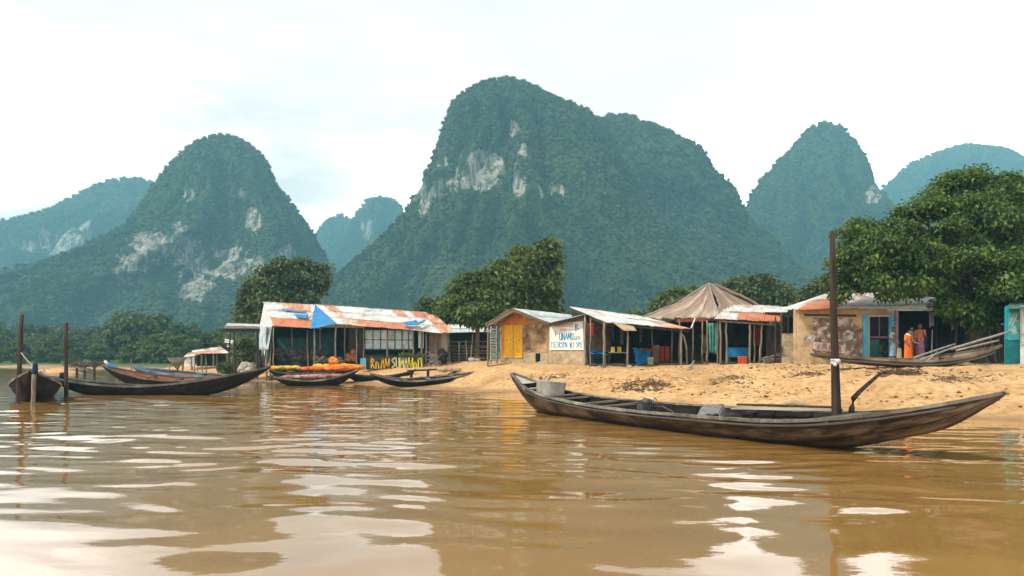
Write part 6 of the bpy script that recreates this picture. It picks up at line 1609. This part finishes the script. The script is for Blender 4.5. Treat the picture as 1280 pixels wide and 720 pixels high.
mb.top('orange_heap', blend_mat('dull_orange_heap', (.22,.07,.02), (.40,.16,.05), (1,1,1), 5), 'dull orange heap against the dark boards of the long house', 'heap')
mb = MB(331)
for k in range(12): mb.ico(P(552 + mb.r.uniform(-6, 8), 444 + mb.r.uniform(-5, 8), 52.2), mb.r.uniform(.16, .28), 2)
mb.top('covered_heap', SHADE_BLACK, 'black covered heap by the right end wall of the long house', 'heap')
mb = MB(332)
for k in range(46):
    a = P(541 + mb.r.uniform(-7, 8), 455 + mb.r.uniform(-12, 5), 51.6); d_ = Vector((mb.r.uniform(-.5, .5), mb.r.uniform(-.3, .3), mb.r.uniform(-.2, .5))); mb.tube([a, a + d_ * .5, a + d_ + Vector((0, 0, -.1))], [.02, .018, .01], 5)
mb.top('twig_pile', WOOD_G, 'pile of dry twigs right of the lettered board', 'twigs')
# bushes and stones at the left corner
tree('bush', PZ(291, 58, .75), [(P(289,458,58), (.55,.5,.45)), (P(296,455,58), (.45,.5,.5)), (P(283,461,58), (.4,.4,.3))], .05, 341, 160, 9, .22, LEAF_MID, 'green bush growing on the sand below the pink shack', 'bush', spread=.16)
tree('bush', PZ(309, 63, .8), [(P(306,435,63), (.7,.7,.8)), (P(314,432,63), (.7,.7,.9)), (P(310,444,63), (.8,.7,.6))], .06, 342, 300, 9, .26, LEAF_MID, 'leafy shrub filling the space under the lean-to roof', 'bush', spread=.22)
for k, (px, py, Y, r_) in enumerate([(303,462,57,.35),(308,458,57.5,.45),(313,463,56.5,.38),(305,466,56,.25),(316,457,57,.3)]):
    mb = MB(350 + k); mb.ico(P(px,py,Y), r_, 2, 0, (1.2, 1, .75), .16); mb.top('stone', STONE, 'grey stone in the pile at the foot of the long house corner', 'stone', 'stones at the long house corner')
for k, (px, Y, r_) in enumerate([(676,43,.13),(681,42.8,.16),(683.5,42.6,.10),(749,40.2,.11),(762,40.2,.09),(787,39.6,.12),(795,39.6,.08),(590,52,.22),(597,52,.16)]):
    mb = MB(360 + k); x_ = PZ(px, Y, 0).x; mb.ico((x_, Y, ground_z(x_, Y) + r_ * .5), r_, 2, 0, (1.2, 1, .8), .16); mb.top('stone', STONE, 'small pale stone on the ground before the hut fronts', 'stone', 'stones before the hut fronts')
# driftwood and litter on the bank
mb = MB(380); x_, y_ = PZ(995, 23.8, 0).x, 23.8; gz_ = ground_z(x_, y_)
mb.tube([(x_ - .42, y_ + .05, gz_ + .04), (x_ - .15, y_, gz_ + .11), (x_ + .12, y_ - .03, gz_ + .09), (x_ + .36, y_ - .05, gz_ + .02)], [.05, .11, .09, .035], 10, 0, .12)
mb.top('driftwood', blend_mat('pale_driftwood', (.32,.23,.13), (.50,.38,.23), (1,1,1), 5), 'short pale driftwood log on the sand behind the long boat', 'driftwood')
mb = MB(381); gz_ = ground_z(PZ(858, 36, 0).x, 36)
for (a, b) in [((842,36,.05),(868,36.3,.07)), ((866,36.2,.06),(889,35.8,.03)), ((862,36.2,.06),(868,36.2,.42)), ((850,36.1,.05),(866,35.4,.04))]:
    mb.pole(PZ(a[0], a[1], gz_ + a[2]), PZ(b[0], b[1], gz_ + b[2]), .05, .03, bend=.03, n=6, seg=4)
mb.top('driftwood', WOOD_G, 'forked driftwood branch on the bank crest before the thatched hut', 'driftwood')
LIT = blend_mat('dry_litter', (.06,.037,.020), (.19,.12,.065), (1,1,1), 6, 'World')
def litter(label, px, Y, rx, ry, n, seed, hgt=.12):
    mb = MB(seed); cx = PZ(px, Y, 0).x
    for k in range(n):
        x_, y_ = cx + max(-rx, min(rx, mb.r.gauss(0, rx / 2.2))), Y + max(-ry, min(ry, mb.r.gauss(0, ry / 2.2))); g = ground_z(x_, y_)
        if k % 3:
            d_ = Vector((mb.r.uniform(-.3, .3), mb.r.uniform(-.3, .3), mb.r.uniform(-.02, .10))); a = Vector((x_, y_, g + .03 + mb.r.uniform(0, hgt)))
            mb.tube([a, a + d_ * .5 + Vector((0, 0, .03)), a + d_], [.011, .010, .005], 4)
        else: mb.ico((x_, y_, g + .02), mb.r.uniform(.03, .09), 1, 0, (1.3, 1, .7), .25)
    mb.top('litter_heap', LIT, label, 'litter heap')
litter('largest dark root and litter heap on the sand behind the bucket boat', 812, 30.5, 1.5, 2.2, 260, 390)
litter('long dark litter heap on the sand below the hauled-out boat', 1120, 28.2, 1.0, .5, 260, 391)
litter('small dark litter heap on the sand left of the tall pole', 1010, 29.0, .7, .6, 110, 392)
litter('dark litter patch on the sand slope midway between the two boats', 915, 29.0, 1.0, .9, 120, 393)
litter('dark litter scatter on the slope near the right tip of the long boat', 1195, 25.5, 1.0, .8, 110, 394)
litter('small litter patch on the bank below the yellow-doored hut', 700, 37.5, 1.0, .8, 60, 395)
# clods and chips scattered over the bank
r = np.random.default_rng(5); mb = MB(400); cnt = 0
while cnt < 1500:
    px, Y = r.uniform(600, 1330), r.uniform(19, 39); x_ = PZ(px, Y, 0).x
    hz_, d_ = ground_raw(np.array([x_]), np.array([Y]))
    if d_[0] < 1.2 or fbm(np.array([[x_ * .5, Y * .9, 0]]), 2, 77)[0] < r.uniform(-.5, .4): continue
    mb.ico((x_, Y, float(hz_[0]) + r.uniform(.0, .05)), r.uniform(.012, .045) * (1.5 if r.random() < .1 else 1), 1, int(r.random() < .45), (1.3, 1, .7), .25); cnt += 1
o = mb.build('rubble', [blend_mat('sand_clods', (.34,.21,.09), (.52,.34,.16), (1,1,1), 4, 'World'), LIT]); tag(o, 'loose clods and chips scattered over the sandy bank', 'clods', kind='stuff')

# ================================================================== people on the porch
SKIN = blend_mat('brown_skin', (.16,.085,.05), (.22,.12,.075), (1,1,1), 6, rough=.6)
HAIR = blend_mat('black_hair', (.010,.008,.007), (.025,.02,.018), (1,1,1), 12)
HAIR_G = blend_mat('grey_hair', (.20,.19,.18), (.34,.33,.31), (1,1,1), 12)
def person(label, foot, h, yaw, robe, robe_m, top_m=None, hair=HAIR, arms=((-.35, .1), (.35, .1)), head_tilt=0.0, scarf=None):
    t = thing('person', label, 'person', foot, rz=0)
    k = h / 1.7
    Rz = Matrix.Rotation(yaw, 3, 'Z'); F = Vector(foot)
    W = lambda x, y, z: F + Rz @ (Vector((x, y, z)) * k)
    mb = MB(1)
    for s_ in (-1, 1):
        mb.tube([W(s_ * .09, .02, .06), W(s_ * .09, .02, .28), W(s_ * .09, -.01, .48), W(s_ * .10, 0, .72), W(s_ * .09, 0, .90)], [.042, .056, .056, .078, .092], 10)
        mb.tube([W(s_ * .09, .05, .05), W(s_ * .095, -.05, .045), W(s_ * .10, -.14, .03)], [.045, .042, .03], 8)
        ang, fwd = arms[0 if s_ < 0 else 1]
        sh, el = W(s_ * .18, 0, 1.40), W(s_ * (.20 + .10 * abs(ang)), .02 - fwd * .2, 1.12)
        wr = W(s_ * (.20 - .05 * fwd), -.06 - fwd * .9, .90 + .5 * fwd)
        mb.tube([W(s_ * .10, 0, 1.42), sh, sh.lerp(el, .5), el, el.lerp(wr, .5), wr], [.06, .056, .048, .040, .036, .026], 9)
        d_ = (wr - el).normalized()
        mb.tube([wr, wr + d_ * .05 * k, wr + d_ * .09 * k], [.028, .034, .030], 8)
        for f_ in range(4): 
            o = Rz @ Vector(((f_ - 1.5) * .017 * k, .006 * k, 0)); mb.tube([wr + d_ * .08 * k + o, wr + d_ * .13 * k + o, wr + d_ * (.165 - .01 * abs(f_ - 1.4)) * k + o + Rz @ Vector((0, -.015 * k, 0))], [.011, .010, .008], 6)
        mb.tube([wr + d_ * .02 * k, wr + d_ * .06 * k + Rz @ Vector((-s_ * .03 * k, -.02 * k, 0)), wr + d_ * .09 * k + Rz @ Vector((-s_ * .04 * k, -.025 * k, 0))], [.013, .012, .009], 6)
    mb.tube([W(0, 0, .82), W(0, 0, .95), W(0, 0, 1.12), W(0, .005, 1.28), W(0, .01, 1.40), W(0, .01, 1.47)], [.13, .155, .135, .155, .13, .07], 14)
    hz_ = W(0, -.015 - head_tilt * .06, 1.60 - head_tilt * .03)
    mb.tube([W(0, .01, 1.44), W(0, 0, 1.52)], [.058, .055], 10)
    mb.ico(hz_, .108 * k, 3, 0, (.86, 1.0, 1.12), 0)
    mb.tube([hz_ + Rz @ Vector((0, -.095, .02)) * k, hz_ + Rz @ Vector((0, -.125, -.02)) * k, hz_ + Rz @ Vector((0, -.105, -.03)) * k], [.012, .018, .014], 6)
    mb.ico(hz_ + Rz @ Vector((0, -.05, -.075)) * k, .055 * k, 2, 0, (1, 1, .8), 0)
    for s_ in (-1, 1): mb.ico(hz_ + Rz @ Vector((s_ * .094, .01, -.005)) * k, .028 * k, 1, 0, (.5, 1, 1.3), 0)
    o = mb.build('body', SKIN, t)
    md = o.modifiers.new('fuse', 'REMESH'); md.mode = 'VOXEL'; md.voxel_size = .011; md.use_smooth_shade = True
    dg = bpy.context.evaluated_depsgraph_get(); me = bpy.data.meshes.new_from_object(o.evaluated_get(dg)); o.modifiers.clear(); o.data = me
    me.materials.clear(); me.materials.append(SKIN)
    mb = MB(2)
    for s_ in (-1, 1): mb.ico(hz_ + Rz @ Vector((s_ * .037, -.093, .012)) * k, .012 * k, 1, 0, (1.4, .7, .8), 0)
    mb.tube([hz_ + Rz @ Vector((-.028, -.098, -.062)) * k, hz_ + Rz @ Vector((0, -.106, -.064)) * k, hz_ + Rz @ Vector((.028, -.098, -.062)) * k], .007, 5); mb.build('face', blend_mat('dark_features', (.03,.012,.01), (.05,.02,.018)), t)
    mb = MB(3); bm = bmesh.new(); bmesh.ops.create_icosphere(bm, subdivisions=3, radius=1)
    keep = [v for v in bm.verts]; vs = []
    for v in bm.verts:
        q = v.co; cut = q.z > .15 or q.y > -.1 - .2 * q.z
        vs.append(hz_ + Rz @ Vector((q.x * .86 * 1.09, q.y * 1.08, q.z * 1.12 * 1.07)) * .108 * k)
    idx = {v.index for v in bm.verts if (v.co.y > -.15 and v.co.z > -.6) or v.co.z > .45}
    fs = [[v.index for v in f.verts] for f in bm.faces if all(v.index in idx for v in f.verts)]; bm.free()
    mb.add(vs, fs, 0, True); mb.build('hair', hair, t)
    # clothes: lofted rings with folds
    def loft(prof, m, name, folds=7, seed=1):
        mb = MB(seed); n = 28; vs = []
        for (z, rx, ry, f_) in prof:
            for j in range(n):
                a = 2 * PI * j / n; q = 1 + f_ * math.sin(folds * a + z * 2)
                vs.append(W(rx * math.cos(a) * q, .005 + ry * math.sin(a) * q, z))
        fs = [(i * n + j, i * n + (j + 1) % n, (i + 1) * n + (j + 1) % n, (i + 1) * n + j) for i in range(len(prof) - 1) for j in range(n)]
        mb.add(vs, fs, 0, True); return mb.build(name, m, t)
    if robe == 'robe':
        loft([(.16,.215,.19,.10),(.4,.20,.175,.08),(.7,.195,.17,.06),(.95,.185,.17,.04),(1.1,.17,.155,.03),(1.28,.195,.165,.02),(1.38,.215,.15,.02),(1.44,.15,.11,.0),(1.475,.075,.07,0)], robe_m, 'robe')
    else:
        loft([(.22,.22,.19,.10),(.5,.20,.17,.08),(.8,.185,.165,.04),(.98,.165,.16,.02)], robe_m, 'skirt')
        loft([(.90,.19,.175,.03),(1.1,.17,.155,.02),(1.28,.19,.165,.01),(1.38,.205,.145,.01),(1.44,.14,.105,.0),(1.47,.075,.07,0)], top_m, 'blouse')
    mb = MB(7)
    for s_ in (-1, 1):
        ang, fwd = arms[0 if s_ < 0 else 1]; sh, el = W(s_ * .18, 0, 1.40), W(s_ * (.20 + .10 * abs(ang)), .02 - fwd * .2, 1.12)
        mb.tube([W(s_ * .13, 0, 1.41), sh, sh.lerp(el, .6), sh.lerp(el, .95)], [.07, .074, .064, .06], 10)
    mb.build('sleeve', top_m or robe_m, t)
    if scarf is not None:
        mb = MB(8); mb.lathe(W(0, 0, 1.44), [(.13 * k, -.02), (.15 * k, .0), (.12 * k, .06), (.075 * k, .08)], 16); mb.build('scarf', scarf, t)
    return t
OR_ROBE = blend_mat('orange_robe', (.60,.11,.012), (.74,.17,.02), (1,1,.5), 5, bstr=.2)
person('person in a long orange robe with a white scarf standing behind the hauled-out boat', PZ(1135.5, 33.6, ground_z(PZ(1135.5, 33.6, 0).x, 33.6)), 1.48, .5, 'robe', OR_ROBE, scarf=WHITEP, head_tilt=1.2, arms=((.3,.15),(.3,.3)))
PF = G(1150, 450, 36.2).z + .0
PFZ = EYE + (HOR - 453) / FPX * 36.2 + .16
person('person in a tan shirt and maroon skirt standing just behind the orange robe', PZ(1139.5, 36.5, PFZ), 1.46, .2, 'skirt', MAROON, blend_mat('tan_shirt', (.30,.20,.14), (.42,.30,.22), (1,1,1), 5), arms=((.3,.1),(.3,.1)))
person('person in an orange blouse and mauve skirt on the porch, arm raised forward', PZ(1150, 36.6, PFZ), 1.56, -.5, 'skirt', blend_mat('mauve_skirt', (.26,.08,.14), (.42,.20,.28), (1,1,1), 6), blend_mat('orange_blouse', (.52,.12,.04), (.62,.22,.12), (1,1,1), 6), HAIR_G, arms=((.3,.1),(.3,.75)))
person('person in pale blue leaning at the door frame of the beige house', PZ(1117, 36.0, PFZ), 1.42, .3, 'robe', blend_mat('pale_blue_dress', (.16,.30,.38), (.34,.46,.52), (1,1,1), 6), arms=((.2,.1),(.2,.1)))
mb = MB(420); cloth(mb, P(1153,420,36.6), P(1159,420,36.6), P(1158.5,436,36.5), P(1153.5,437,36.5), 3, .04); mb.top('hanging_cloth', blend_mat('indigo_cloth', (.015,.03,.10), (.04,.07,.18), (1,1,1), 5), 'indigo cloth hanging on the porch right of the mauve skirt', 'cloth')
